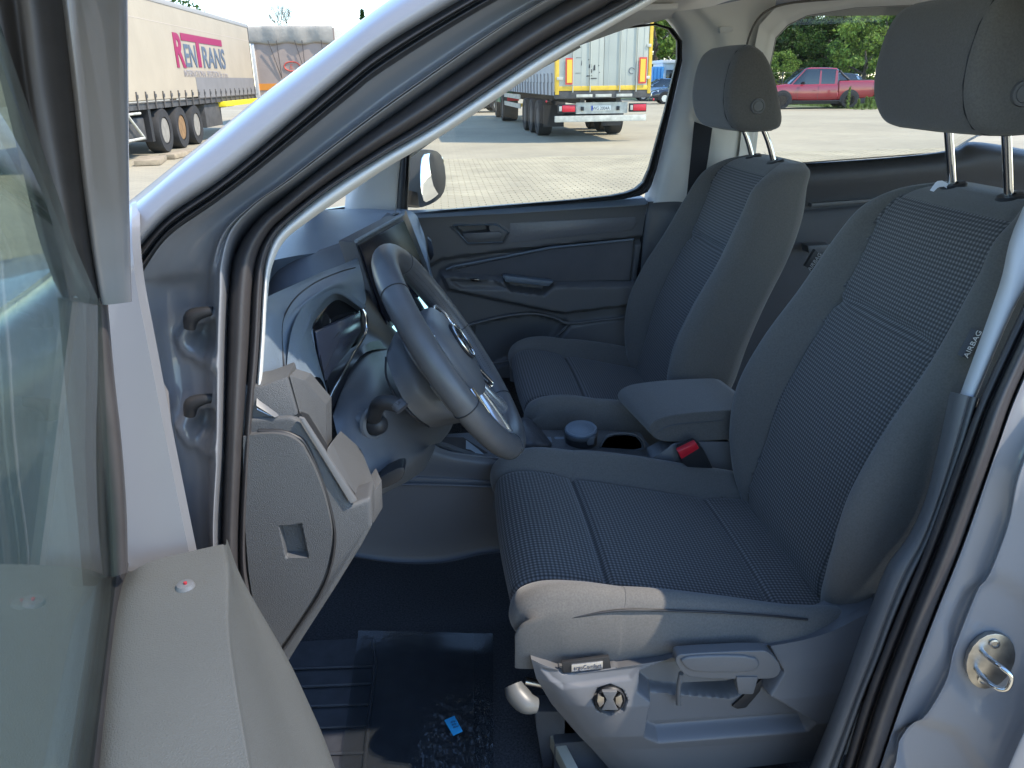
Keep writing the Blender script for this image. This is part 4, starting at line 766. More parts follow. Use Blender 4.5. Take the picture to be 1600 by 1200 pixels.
# painted jamb of the B-pillar, its weld flange and creases
C1 = mix(B4, B4, 0)
def off(l, dx, dy=0): return [(a+dx, b+dy) for a, b in l]
C2 = [(2200, -300), (1990, 60), (1800, 380), (1690, 560), (1600, 720), (1572, 830), (1520, 960), (1470, 1080), (1400, 1190), (1370, 1290)]
C3 = [(2300, -300), (2090, 60), (1900, 380), (1780, 600), (1700, 760), (1660, 860), (1620, 980), (1560, 1110), (1500, 1210), (1460, 1300)]
C4 = [(2400, -300), (2190, 60), (2000, 380), (1880, 620), (1800, 800), (1740, 900), (1680, 1000), (1605, 1130), (1560, 1230), (1520, 1310)]
bj = loft("pillar_jamb", [rowT(Yrow(mix(B4, C2, -.02), .795), 0), rowT(Yrow(mix(B4, C2, .05), .772), 0), rowT(Yrow(mix(B4, C2, .14), .775), 0), rowT(Yrow(mix(B4, C2, .55), .772), 0), rowT(Yrow(mix(B4, C2, .93), .765), 0), rowT(Yrow(C2, .752), 0),
                          rowT(Yrow(mix(C2, C3, .10), .750), 0), rowT(Yrow(mix(C2, C3, .5), .74), 0), rowT(Yrow(C3, .722), 0), rowT(Yrow(mix(C3, C4, .7), .70), 0), rowT(Yrow(C4, .675), 0), rowT(Yrow(mix(C3, C4, 1.1), .668), 0), rowT(Yrow(mix(C3, C4, 1.8), .665), 0)],
          PAINT, van, nu=90, nv=5, layers=[([(1485, 980), (1510, 925), (1560, 905), (1600, 930), (1640, 1000), (1600, 1090), (1530, 1110), (1490, 1060)], -.008, 22),
                                           ([(1400, 1150), (1440, 1130), (1500, 1150), (1550, 1230), (1420, 1240)], -.012, 20)])
# striker: plate, bolts and wire loop
spc = VT(1545, 1030, .742); sn = Vector((-.25, -.93, .1)).normalized()
su = Vector((.10, 0, 1.0)).normalized(); su = (su-sn*su.dot(sn)).normalized(); sv = sn.cross(su)
def sp_(a, b, c=0): return np.array(Vector(spc)+su*a*1.45+sv*b*1.5+sn*c*1.35)
plate = [(.030, 0), (.024, .012), (.008, .019), (-.010, .018), (-.024, .011), (-.030, 0), (-.024, -.011), (-.010, -.018), (.008, -.019), (.024, -.012)]
st_ = prism("striker", [sp_(a, b, .004) for a, b in smoothpoly(plate, 1)], tuple(-sn*.008), STEEL, bj, .001)
for a in (.019, -.019):
    lathe("striker_bolt", [(.0065, 0), (.0065, .003), (.0045, .0035), (.0035, .0015), (.0005, .0015)], sp_(a, .002, .004), tuple(sn), STEEL, st_, n=20)
tube("striker_loop", [sp_(-.009, .010, .0), sp_(-.010, .008, .016), sp_(-.010, .002, .030), sp_(-.006, -.004, .034), sp_(.006, -.004, .034), sp_(.010, .002, .030), sp_(.010, .008, .016), sp_(.009, .010, .0)], .0032, CHROME, st_, n=12)
# flank behind the opening: sliding door with its window, rear wheel arch, sill
fl = loft("sliding_side_door", [[(.85, .80, 1.16), (1.5, .78, 1.16), (2.8, .78, 1.20)], [(.82, .67, 1.10), (1.5, .66, 1.12), (2.8, .66, 1.12)], [(.80, .655, .8), (1.5, .65, .8), (2.8, .65, .8)], [(.76, .67, .35), (1.5, .67, .35), (2.8, .67, .35)]], PAINT, van, nu=20, nv=5, skirt=.03, sk_axis=(0, 1, 0))
prism("window_pillar", [(.72, .80, 1.18), (.77, .80, 1.18), (.84, .86, 1.72), (.77, .86, 1.72)], (0, .05, 0), GLOSSB, fl, .004)  # unseen pillar, set forward so sun could pass to the backrest
prism("window_pillar", [(2.1, .80, 1.18), (2.8, .80, 1.18), (2.8, .86, 1.75), (2.15, .86, 1.75)], (0, .05, 0), PAINT, fl, .01)
mesh("sliding_window", [(.77, .80, 1.18), (2.1, .80, 1.18), (2.15, .87, 1.74), (.84, .87, 1.74)], [(0, 1, 2, 3)], GLW, fl)
# sill and seat-side threshold
prism("door_sill", [(-.35, .70, .44), (.75, .70, .44), (.75, .70, .30), (-.35, .70, .30)], (0, .10, 0), PAINT, van, .012, seg=3)
prism("sill_trim", [(-.30, .78, .47), (.62, .78, .47), (.62, .78, .42), (-.30, .78, .42)], (0, .08, 0), PLASD, van, .008, seg=3)
for x in (-.95, 2.15):
    for y in (.68, 2.27):
        w = lathe("wheel", [(.20, 0), (.30, .0), (.325, .03), (.325, .18), (.30, .21), (.20, .21)], (x, y, .325), (0, 1, 0), RUBBER, van, n=40)
        lathe("wheel_rim", [(.205, -.01+.02), (.19, .04), (.06, .05), (.05, .02), (.005, .02)], (x, y if y < 1 else y+.19, .325), (0, 1 if y < 1 else -1, 0), SILVER, w, n=24)
# ---- side trim of the driver's seat -----------------------------------
TB = .925
SEATT = mat("seat_side_shield", (0.12, 0.121, 0.127), 0.48, spec=0.4, vary=0.05, noise=8, bump=(1200, .2, .0003))
shield = loft("seat_side_trim", [
    rowY([(826, 1018, .955), (850, 1030, .945), (900, 1044, .94), (1000, 1028, .94), (1100, 1012, .94), (1200, 1000, .94), (1290, 978, .945), (1375, 930, .96)], 0),
    rowY([(830, 1030, .935), (858, 1042, .925), (905, 1052, .92), (1000, 1038, .92), (1100, 1022, .92), (1200, 1010, .92), (1290, 990, .925), (1380, 945, .93)], 0),
    rowY([(838, 1060, .93), (870, 1068, .915), (920, 1074, .91), (1000, 1070, .91), (1100, 1060, .91), (1200, 1050, .91), (1290, 1040, .91), (1390, 1010, .91)], 0),
    rowY([(862, 1100, .93), (890, 1102, .91), (930, 1104, .90), (1000, 1104, .90), (1100, 1100, .90), (1200, 1094, .90), (1290, 1086, .90), (1390, 1070, .90)], 0),
    rowY([(905, 1150, .93), (925, 1151, .915), (955, 1152, .905), (1010, 1150, .90), (1100, 1145, .90), (1200, 1138, .90), (1290, 1130, .90), (1380, 1118, .90)], 0),
    rowY([(925, 1170, .94), (940, 1170, .93), (965, 1171, .92), (1015, 1170, .915), (1100, 1166, .915), (1200, 1158, .915), (1290, 1148, .915), (1370, 1136, .915)], 0),
    rowY([(960, 1210, .96), (975, 1210, .95), (1000, 1210, .94), (1040, 1210, .93), (1100, 1206, .93), (1200, 1196, .93), (1290, 1184, .93), (1360, 1172, .93)], 0)],
    SEATT, seatD, nu=280, nv=24, hv='l', skirt=.05, layers=[
        ([(848, 1046), (905, 1054), (1000, 1042), (985, 1060), (880, 1075), (862, 1062)], -.004, 8),
        ([(1003, 1050), (1050, 1032), (1200, 1012), (1222, 1050), (1195, 1095), (1150, 1110), (1100, 1106), (1025, 1100), (1000, 1080)], -.045, 8),
        ([(1020, 1098), (1060, 1104), (1150, 1100), (1200, 1090), (1270, 1130), (1260, 1140), (1030, 1158), (1010, 1150)], -.030, 9),
        ([(872, 1032), (950, 1022), (962, 1030), (962, 1044), (880, 1056), (874, 1050)], -.010, 4),
        ([(926, 1095), (935, 1076), (953, 1070), (972, 1078), (980, 1095), (974, 1110), (953, 1117), (933, 1110)], -.014, 4),
        ([(1060, 1022), (1190, 1012), (1216, 1040), (1200, 1062), (1085, 1060), (1060, 1046)], -.0, 6)])
lathe("trim_cap", [(.0215, -.006), (.0235, .001), (.0215, .0035), (.019, .001), (.018, -.008), (.001, -.008)], V(953, 1094, .902), (0, -1, .12), RUBBER, shield)
for sg in (-1, 1):
    prism("cap_window", rowY([(953+sg*18, 1086, .8945), (953+sg*9, 1090, .8945), (953+sg*9, 1100, .8945), (953+sg*16, 1106, .8945), (953+sg*20, 1096, .8945)], 0), (0, .004, 0), STEEL, shield, .0008)
prism("cap_bridge", rowY([(941, 1081, .893), (965, 1081, .893), (958, 1094, .893), (966, 1110, .893), (940, 1110, .893), (948, 1094, .893)], 0), (0, .006, 0), PLASM, shield, .0015)
prism("badge_recess", rowY([(878, 1036, .922), (952, 1026, .922), (955, 1044, .922), (880, 1052, .922)], 0), (0, .006, 0), RUBBER, shield, .001)
prism("badge_plate", rowY([(893, 1039, .920), (942, 1034, .920), (942, 1045, .920), (893, 1050, .920)], 0), (0, .003, 0), SILVER, shield, .0008)
text("badge_lettering", "ergoComfort", .0105, V(896, 1047.5, .9193), (1, 0, .03), (0, 0, 1), mat("badge_ink", (.05, .06, .09), .4), shield, ext=.0002, width=.043)
# height lever
lv = prism("height_lever", rowY(smoothpoly([(1056, 1026), (1064, 1022), (1190, 1016), (1204, 1020), (1222, 1042), (1216, 1058), (1196, 1062), (1082, 1060), (1064, 1050), (1056, 1036)], 1), .893), (0, .02, 0), PLASM, shield, .007, seg=4)
prism("lever_face", rowY(smoothpoly([(1060, 1028), (1120, 1024), (1180, 1026), (1190, 1040), (1176, 1052), (1090, 1052), (1072, 1046)], 1), .889), (0, .012, 0), PLASM, lv, .004, seg=3)
prism("lever_arm", rowY([(1150, 1058, .89), (1186, 1058, .89), (1178, 1086, .89), (1154, 1086, .89)], 0), (0, .02, 0), PLASM, lv, .004)
prism("lever_slot", rowY([(1144, 1104, .925), (1172, 1078, .925), (1192, 1060, .925), (1188, 1080, .925), (1166, 1106, .925), (1152, 1108, .925)], 0), (0, .004, 0), RUBBER, shield, .001)
tube("recess_rib", [V(1064, 1052, .905), V(1060, 1075, .912), V(1060, 1100, .92)], .004, PLASM, shield, n=8)
# slide bar handle in front of the seat
hd = tube("slide_handle", [V(*p) for p in ((802, 1070, .94), (808, 1084, .93), (822, 1098, .92), (838, 1102, .92))], [.015, .018, .017, .012], mat("handle_plastic", (.10, .10, .095), .4), seatD, n=16, flat=.9)
tube("slide_rod", [V(820, 1064, .99), V(850, 1070, .99), V(880, 1080, .99)], .007, STEEL, seatD, n=10)
prism("seat_rail", rowY([(835, 1112, 1.0), (880, 1112, 1.0), (920, 1150, 1.0), (935, 1200, 1.0), (850, 1210, 1.0), (838, 1140, 1.0)], 0), (0, .04, 0), PLASD, seatD, .004)
prism("rail_sun_strip", [V(856, 1142, Z=.50), V(874, 1142, Z=.50), V(920, 1230, Z=.48), V(900, 1230, Z=.48)], (0, 0, -.03), mat("sunlit_rail_carpet", (.30, .29, .24), .95, bump=(500, .6, .001)), seatD, .003)  # pale strip: the sunlight beside the rail is painted into its colour
# seat base outer edge behind the near B trim
# ---- the open front door -------------------------------------------------
H = np.array([-.305, .60, 1.13]); DD = np.array([.289, -.957, 0]); DN = np.array([.957, .289, 0])
def dp(s, q, z): return H+DD*s+DN*q+np.array([0, 0, z-1.13])
dt = loft("front_door", [
    rowZ([(196, 884, 1.11), (178, 925, 1.11), (163, 1000, 1.11), (146, 1190, 1.11), (140, 1330, 1.11), (120, 1800, 1.11)], 0),
    rowZ([(205, 893, 1.127), (185, 935, 1.127), (170, 1005, 1.127), (153, 1192, 1.127), (148, 1330, 1.127), (130, 1800, 1.127)], 0),
    rowZ([(240, 876, 1.136), (225, 930, 1.137), (215, 1010, 1.137), (205, 1192, 1.137), (205, 1330, 1.137), (205, 1800, 1.137)], 0),
    rowZ([(335, 853, 1.135), (340, 900, 1.136), (343, 1000, 1.136), (372, 1195, 1.135), (395, 1330, 1.135), (460, 1800, 1.135)], 0),
    rowZ([(352, 852, 1.128), (360, 895, 1.128), (364, 1000, 1.127), (396, 1195, 1.125), (425, 1330, 1.125), (500, 1800, 1.125)], 0),
    rowZ([(360, 858, 1.10), (370, 905, 1.09), (400, 990, 1.07), (458, 1195, 1.05), (490, 1330, 1.05), (600, 1800, 1.05)], 0),
    [dp(-.03, .11, .98), dp(.02, .14, .95), dp(.10, .16, .92), dp(.25, .17, .90), dp(.45, .17, .90), dp(.95, .17, .90)],
    [dp(-.03, .10, .50), dp(.02, .10, .50), dp(.10, .10, .50), dp(.25, .10, .50), dp(.45, .10, .50), dp(.95, .10, .50)]],
    grain("door_top_vinyl", (.085, .088, .085), .5, cell=520, strength=.35), van, nu=60, nv=5, hv='c')
dt["label"] = "open front door with its tinted window, seen along its edge"
outer = loft("outer_door_panel", [[dp(-.04, -.02, 1.12), dp(.4, -.02, 1.12), dp(1.0, -.02, 1.14)], [dp(-.04, -.06, 1.0), dp(.4, -.065, 1.0), dp(1.0, -.06, 1.0)], [dp(-.04, -.06, .4), dp(.4, -.065, .4), dp(1.0, -.06, .4)]], PAINT, dt, nu=12, nv=5, skirt=.03, sk_axis=tuple(DN))
lathe("lock_button", [(.0075, -.004), (.0085, .001), (.007, .004), (.0025, .0055), (.0005, .0055)], V(290, 918, Z=1.137), (0, 0, 1), PLASM, dt, n=24)
lathe("lock_indicator", [(.0015, 0), (.0015, .003), (.0005, .0034)], V(290, 914, Z=1.141), (0, 0, 1), mat("red_indicator", (.30, .02, .03), .5), dt, n=14)
# belt line rubber and window glass
loft("belt_seal", [[dp(s, -.016, 1.128) for s in (-.06, .1, .4, 1.0)], [dp(s, -.012, 1.141) for s in (-.06, .1, .4, 1.0)], [dp(s, -.004, 1.143) for s in (-.06, .1, .4, 1.0)], [dp(s, .006, 1.12) for s in (-.06, .1, .4, 1.0)]], RUBBER, dt, nu=12, nv=3)
LEAN = .15
def gp(s, z, q=0): return dp(s, (z-1.13)*LEAN+q, z)
gout = [gp(-.045, 1.10), gp(.0, 1.10), gp(.95, 1.10), gp(.97, 1.30), gp(.93, 1.66), gp(.85, 1.70), gp(.55, 1.665), gp(.38, 1.60), gp(.15, 1.46), gp(-.04, 1.365)]
GLD = glass("green_tinted_glass", (.80, .90, .86), 1.5, dirt=.0, k=.6)
pgl = prism("door_window_glass", gout, tuple(-DN*.004), GLD, dt, 0, smooth=False)
# frame: lower vertical run channel, then the raked frame member
def fr(name, pts, m, nv=4): return loft(name, pts, m, dt, nu=40, nv=nv)
def zs(x, y, Y): return V(x, y, Y)
fr("window_frame", [
    rowY([(206, 470, .62), (204, 400, .60), (202, 300, .55), (201, 150, .45), (200, 0, .35), (199, -160, .25)], 0),
    rowY([(203, 472, .60), (199, 400, .575), (196, 300, .53), (194, 150, .43), (192, 0, .335), (190, -160, .24)], 0),
    rowY([(170, 476, .595), (158, 400, .57), (148, 300, .525), (138, 150, .425), (128, 0, .33), (118, -160, .235)], 0),
    rowY([(158, 476, .60), (146, 400, .575), (133, 300, .53), (117, 150, .43), (100, 0, .335), (84, -160, .24)], 0),
    rowY([(152, 474, .62), (138, 400, .60), (124, 300, .55), (106, 150, .45), (88, 0, .35), (70, -160, .25)], 0)], PAINT)
fr("frame_seal", [
    rowY([(160, 474, .605), (146, 400, .58), (132, 300, .535), (117, 150, .435), (101, 0, .34), (86, -160, .245)], 0),
    rowY([(150, 478, .592), (134, 400, .565), (118, 300, .52), (98, 150, .42), (78, 0, .325), (58, -160, .23)], 0),
    rowY([(132, 474, .59), (116, 400, .563), (97, 300, .518), (72, 150, .418), (50, 0, .323), (25, -160, .228)], 0),
    rowY([(118, 462, .60), (100, 390, .575), (80, 290, .53), (55, 150, .43), (36, 0, .335), (12, -160, .24)], 0),
    rowY([(112, 470, .61), (92, 400, .585), (70, 300, .54), (43, 150, .44), (22, 0, .345), (0, -160, .25)], 0),
    rowY([(98, 465, .60), (74, 390, .575), (50, 290, .53), (22, 150, .43), (-4, 0, .335), (-30, -160, .24)], 0),
    rowY([(84, 440, .62), (60, 370, .595), (36, 270, .55), (4, 140, .45), (-30, 0, .355), (-60, -160, .26)], 0)], RUBBER, 5)
fr("run_channel", [
    rowY([(200, 895, .62), (198, 800, .62), (190, 690, .62), (178, 580, .62), (168, 465, .62)], 0),
    rowY([(196, 895, .60), (194, 800, .60), (186, 690, .60), (173, 580, .60), (162, 465, .60)], 0),
    rowY([(182, 900, .595), (178, 800, .595), (166, 690, .595), (152, 580, .595), (141, 465, .595)], 0),
    rowY([(166, 905, .61), (160, 800, .61), (148, 690, .61), (136, 580, .61), (126, 465, .61)], 0)], SEALM)
fr("run_channel_core", [
    rowY([(170, 910, .60), (164, 800, .60), (152, 690, .60), (138, 580, .60), (128, 465, .60)], 0),
    rowY([(150, 915, .60), (140, 800, .60), (128, 690, .60), (112, 580, .60), (98, 465, .60)], 0),
    rowY([(130, 915, .615), (120, 800, .615), (110, 690, .615), (100, 580, .615), (90, 465, .615)], 0)], RUBBER)
# inner handle glimpsed on the door's side
tube("inner_door_handle", [V(x, y, Z=z) for x, y, z in ((385, 1110, 1.06), (398, 1130, 1.05), (412, 1158, 1.05), (430, 1200, 1.05), (440, 1240, 1.05))], [.004, .007, .008, .008, .006], CHROME, dt, n=12)
# ---- loose things in the van -----------------------------------------------
ZF = .4225
mt = loft("rubber_floor_mat", [rowZ([(395, 1010), (500, 1000), (640, 995), (740, 990)], ZF+.006), rowZ([(390, 1120), (500, 1120), (640, 1115), (740, 1115)], ZF+.006), rowZ([(380, 1300), (500, 1300), (640, 1300), (745, 1300)], ZF+.006)],
          mat("floor_mat_rubber", (.032, .034, .04), .42, spec=.5, vary=.3, noise=30, bump=(200, .3, .001)), None, nu=12, nv=4, skirt=.006, sk_axis=(0, 0, -1), hu='l', hv='l')
rebase(mt, V(600, 1100, Z=ZF)); tag(mt, "black ribbed rubber mat on the driver's floor under clear film", "floor mat")
for x0, y0, x1, y1 in ((430, 1046, 590, 1040), (425, 1075, 585, 1068), (420, 1106, 580, 1100), (435, 1140, 577, 1134), (440, 1180, 570, 1176)):
    a, b = V(x0, y0, Z=ZF+.009), V(x1, y1, Z=ZF+.009)
    o = tube("mat_rib", [a, b], .003, mat("floor_mat_rib", (.035, .038, .045), .4), None, n=6, sub=1, how='l'); o.parent = mt; o.matrix_parent_inverse = Matrix.Translation(-Vector(mt.location))
o = tube("mat_border_rib", [V(582, 1000, Z=ZF+.009), V(586, 1040, Z=ZF+.009), V(578, 1110, Z=ZF+.009), V(566, 1230, Z=ZF+.009)], .004, MATS["floor_mat_rib"], None, n=6); o.parent = mt; o.matrix_parent_inverse = Matrix.Translation(-Vector(mt.location))
# crinkled film over the mat
fm = bpy.data.materials.new("clear_film"); fm.use_nodes = True; nt = fm.node_tree; B = nt.nodes["Principled BSDF"]; B.inputs["Base Color"].default_value = (.02, .025, .03, 1); B.inputs["Roughness"].default_value = .12; B.inputs["Specular IOR Level"].default_value = .8
tr = nt.nodes.new("ShaderNodeBsdfTransparent"); mxs = nt.nodes.new("ShaderNodeMixShader"); mxs.inputs[0].default_value = .45; nt.links.new(tr.outputs[0], mxs.inputs[1]); nt.links.new(B.outputs[0], mxs.inputs[2]); nt.links.new(mxs.outputs[0], nt.nodes["Material Output"].inputs["Surface"])
NU, NV = 110, 120; c = [V(560, 985, Z=ZF+.014), V(770, 990, Z=ZF+.014), V(772, 1290, Z=ZF+.014), V(520, 1290, Z=ZF+.014)]
gx = rng.random((9, 9)); vs = []
def wr(x, y):
    v = 0
    for k, (a, b, ph) in enumerate(WV): v += (1-abs(math.sin(.7*a*x+.5*b*y+ph+2.2*math.sin(b*.31*x-a*.27*y+k))))**3/(1+k*.12)
    return v
WV = [(rng.uniform(-160, 160), rng.uniform(60, 260), rng.uniform(0, 6)) for _ in range(9)]
for i in range(NV+1):
    for j in range(NU+1):
        u, v = j/NU, i/NV; p = (c[0]*(1-u)+c[1]*u)*(1-v)+(c[3]*(1-u)+c[2]*u)*v
        w = max(0, min(1, (u-.45)*3))*max(0, min(1, (v-.30)*3)); w = .01+.99*w
        vs.append(p+np.array([0, 0, .0045*w*wr(p[0], p[1])]))
fs = [(i*(NU+1)+j, i*(NU+1)+j+1, (i+1)*(NU+1)+j+1, (i+1)*(NU+1)+j) for i in range(NV) for j in range(NU)]
film = rebase(mesh("protective_film", vs, fs, fm, None, True), V(660, 1100, Z=ZF)); tag(film, "crinkled clear plastic film lying over the floor mat", "plastic film")
stk = prism("blue_sticker", [V(x, y, Z=ZF+.024) for x, y in ((694, 1126), (710, 1119), (723, 1143), (708, 1150))], (0, 0, .0012), mat("cyan_paper", (.03, .36, .68), .6), None, .0004); rebase(stk, V(708, 1135, Z=ZF+.02))
tag(stk, "small bright blue label lying on the film over the floor", "label")
for k, (x, y) in enumerate(((704, 1130), (706, 1134), (708, 1138))):
    o = text("sticker_print", "8061"[:4-k % 2], .006, V(x, y, Z=ZF+.0262), tuple(V(x+10, y-3, Z=.43)-V(x, y, Z=.43)), tuple(V(x, y-10, Z=.43)-V(x, y, Z=.43)), mat("dark_ink", (.03, .05, .12), .6), None, ext=.0001); o.parent = stk; o.matrix_parent_inverse = Matrix.Translation(-Vector(stk.location))
# ash tray / waste cup in the cup holder
cc = V(908, 690, Y=1.575); cup = lathe("cup_body", [(.030, -.05), (.036, 0), (.0365, .030), (.034, .031), (.033, .01)], cc, (0, 0, 1), RUBBER, None)
bpy.data.objects.remove(cup, do_unlink=True)
cupE = empty("ashtray_cup", tuple(cc-np.array([0, 0, .05])), "round black ashtray cup with a blue-grey lid in the console", "ashtray")
lathe("cup_body", [(.030, -.05), (.036, 0), (.0375, .028), (.035, .030)], cc, (0, 0, 1), RUBBER, cupE)
lathe("lid", [(.0365, .026), (.0370, .034), (.0345, .037), (.031, .0365), (.029, .038), (.001, .039)], cc, (-.05, -.10, 1), PLASTOP, cupE)
lathe("cup_rim", [(.0385, .022), (.0395, .028), (.0385, .031), (.0365, .030)], cc, (-.05, -.10, 1), PLAS, cupE)
prism("lid_catch", [tuple(cc+np.array([a, -.036-.004, b])) for a, b in ((.004, .026), (.024, .029), (.022, .010), (.008, .008))], (0, .012, 0), PLASM, cupE, .002)
# white paper tag hanging at the headrest post
pt = [(1453, 296), (1463, 283), (1475, 282), (1482, 288), (1508, 296), (1490, 299), (1482, 292), (1470, 291), (1459, 299)]
a = rowY([(1453, 297, 1.255), (1463, 283, 1.262), (1472, 282, 1.268), (1484, 288, 1.272), (1509, 296, 1.275)], 0); b = rowY([(1459, 299, 1.248), (1466, 292, 1.254), (1475, 291, 1.26), (1487, 298, 1.262), (1509, 297, 1.268)], 0)
pap = loft("paper_tag", [a, b], mat("white_paper", (.82, .83, .88), .7), None, nu=10, nv=2, skirt=.0006, sk_axis=(0, 0, -1), smooth=False, hu='l'); rebase(pap, a[2]); tag(pap, "folded white paper tag tucked round the driver's headrest post", "paper tag")
# ================================================================== YARD AND BACKGROUND
PAVE = mat("paver_concrete", (0.36, 0.31, 0.205), .9, vary=.18, noise=1.2, bump=(90, .4, .002))
gm_ = bpy.data.materials.new("yard_paving"); gm_.use_nodes = True; nt = gm_.node_tree; N = nt.nodes.new; L = nt.links; B = nt.nodes["Principled BSDF"]; B.inputs["Roughness"].default_value = .95
tc = N("ShaderNodeTexCoord"); br = N("ShaderNodeTexBrick"); br.inputs["Scale"].default_value = 1.0; br.inputs["Brick Width"].default_value = .20; br.inputs["Row Height"].default_value = .10; br.inputs["Mortar Size"].default_value = .004
br.inputs["Color1"].default_value = (.365, .315, .21, 1); br.inputs["Color2"].default_value = (.33, .285, .195, 1); br.inputs["Mortar"].default_value = (.25, .225, .17, 1)
nz = N("ShaderNodeTexNoise"); nz.inputs["Scale"].default_value = .22; nz.inputs["Detail"].default_value = 8; nz.inputs["Roughness"].default_value = .7; mr = N("ShaderNodeMapRange"); mr.inputs["From Min"].default_value = .3; mr.inputs["From Max"].default_value = .7; mr.inputs["To Min"].default_value = .78; mr.inputs["To Max"].default_value = 1.15; vm = N("ShaderNodeVectorMath"); vm.operation = 'SCALE'
L.new(tc.outputs["Object"], br.inputs["Vector"]); L.new(tc.outputs["Object"], nz.inputs["Vector"]); L.new(nz.outputs["Fac"], mr.inputs["Value"]); L.new(br.outputs["Color"], vm.inputs[0]); L.new(mr.outputs[0], vm.inputs["Scale"]); L.new(vm.outputs[0], B.inputs["Base Color"])
ground = mesh("ground", [(-300, -60, -.012), (300, -60, -.012), (300, 400, -.012), (-300, 400, -.012)], [(0, 1, 2, 3)], gm_); tag(ground, kind="structure")
# pavers: real blocks where they can be told apart
def block(name, x, y, w, d, me=None):
    pass
def paver_mesh(cells, name):
    vs = []; fs = []
    for (x, y) in cells:
        w, d, b = .193, .093, .006; h = -.0015+random.uniform(-.0018, .0018); k = len(vs); tx, ty = random.uniform(-.001, .001), random.uniform(-.001, .001)
        for (ax, ay, az) in ((0, 0, -.012), (w, 0, -.012), (w, d, -.012), (0, d, -.012), (b, b, h), (w-b, b, h+tx), (w-b, d-b, h+tx+ty), (b, d-b, h+ty)): vs.append((x+ax, y+ay, az))
        fs += [(k+4, k+5, k+6, k+7), (k, k+1, k+5, k+4), (k+1, k+2, k+6, k+5), (k+2, k+3, k+7, k+6), (k+3, k, k+4, k+7)]
    return vs, fs
cells = []
for r in range(int(8.6/.1), int(17/.1)):
    y = r*.1
    for c in range(-20, 70):
        x = c*.2+(.1 if r % 2 else 0); px = PX((x, y, 0))
        if 640 < px[0] < 1560 and 190 < px[1] < 345 and not (1030 < px[0] < 1195): cells.append((x, y, px[1]))
cells.sort(key=lambda c: -c[2]); near = [c for c in cells if c[0] < 2.6][:300]; ns_ = set(near); rest = [c for c in cells if c not in ns_]
pv = []
for k in range(6):
    v, f = paver_mesh([(0, 0)], "paver"); me = bpy.data.meshes.new("paver"); me.from_pydata(v, [], f); me.materials.append(PAVE); pv.append(me)
for c in near:
    o = bpy.data.objects.new("paver", random.choice(pv)); o.location = (c[0], c[1], 0); COL.objects.link(o); o.parent = ground
v, f = paver_mesh([(c[0], c[1]) for c in rest], "p"); tag(mesh("pavers", v, f, PAVE, ground), kind="stuff")
# ---- wheels and cars -----------------------------------------------------
TYRE = mat("tyre_rubber", (.028, .027, .026), .85, vary=.2, noise=6)
def wheel(c, r, w, side, par, rimm=SILVER, rr=.62, spokes=5):
    ax = (side, 0, 0)                          # lathe axis outwards; side = +-1 in local x, rotated later by M
    W = lathe("wheel", [(r*.6, -w*.5), (r*.93, -w*.5), (r, -w*.38), (r, w*.38), (r*.95, w*.5), (r*rr, w*.5), (r*rr, w*.3)], c, ax, TYRE, par, n=28)
    R = lathe("wheel_rim", [(r*rr, w*.46), (r*rr*.93, w*.46), (r*rr*.86, w*.15), (r*rr*.5, w*.06), (r*.25, w*.10), (r*.22, w*.36), (r*.03, w*.40)], c, ax, rimm, W, n=24)
    if spokes:
        for k in range(spokes):
            a = 2*math.pi*k/spokes; u = np.array([0, math.cos(a), math.sin(a)]); t = np.array([0, -math.sin(a), math.cos(a)]); c0 = np.array(c)+np.array([side*w*.34, 0, 0])
            prism("spoke", [c0+u*r*.15-t*.03, c0+u*r*rr*.95-t*.025, c0+u*r*rr*.95+t*.025, c0+u*r*.15+t*.03], (side*.03, 0, 0), rimm, W)
    return W
def place(root, origin, fwd):                  # local: x right, y forward, z up -> world
    f = Vector((fwd[0], fwd[1], 0)).normalized(); root.location = origin; root.rotation_euler = (0, 0, math.atan2(-f.x, f.y))
def sect(name, st, m, par, nu=30, nv=4, hu='c'):   # st: list of (y, [(x,z) half outline from bottom to top])
    rows = []
    for y, half in st:
        rows.append([(-x, y, z) for x, z in half]+[(x, y, z) for x, z in reversed(half)])
    o = loft(name, rows, m, par, nu=nu, nv=nv, hu=hu, hv='c'); 
    return o
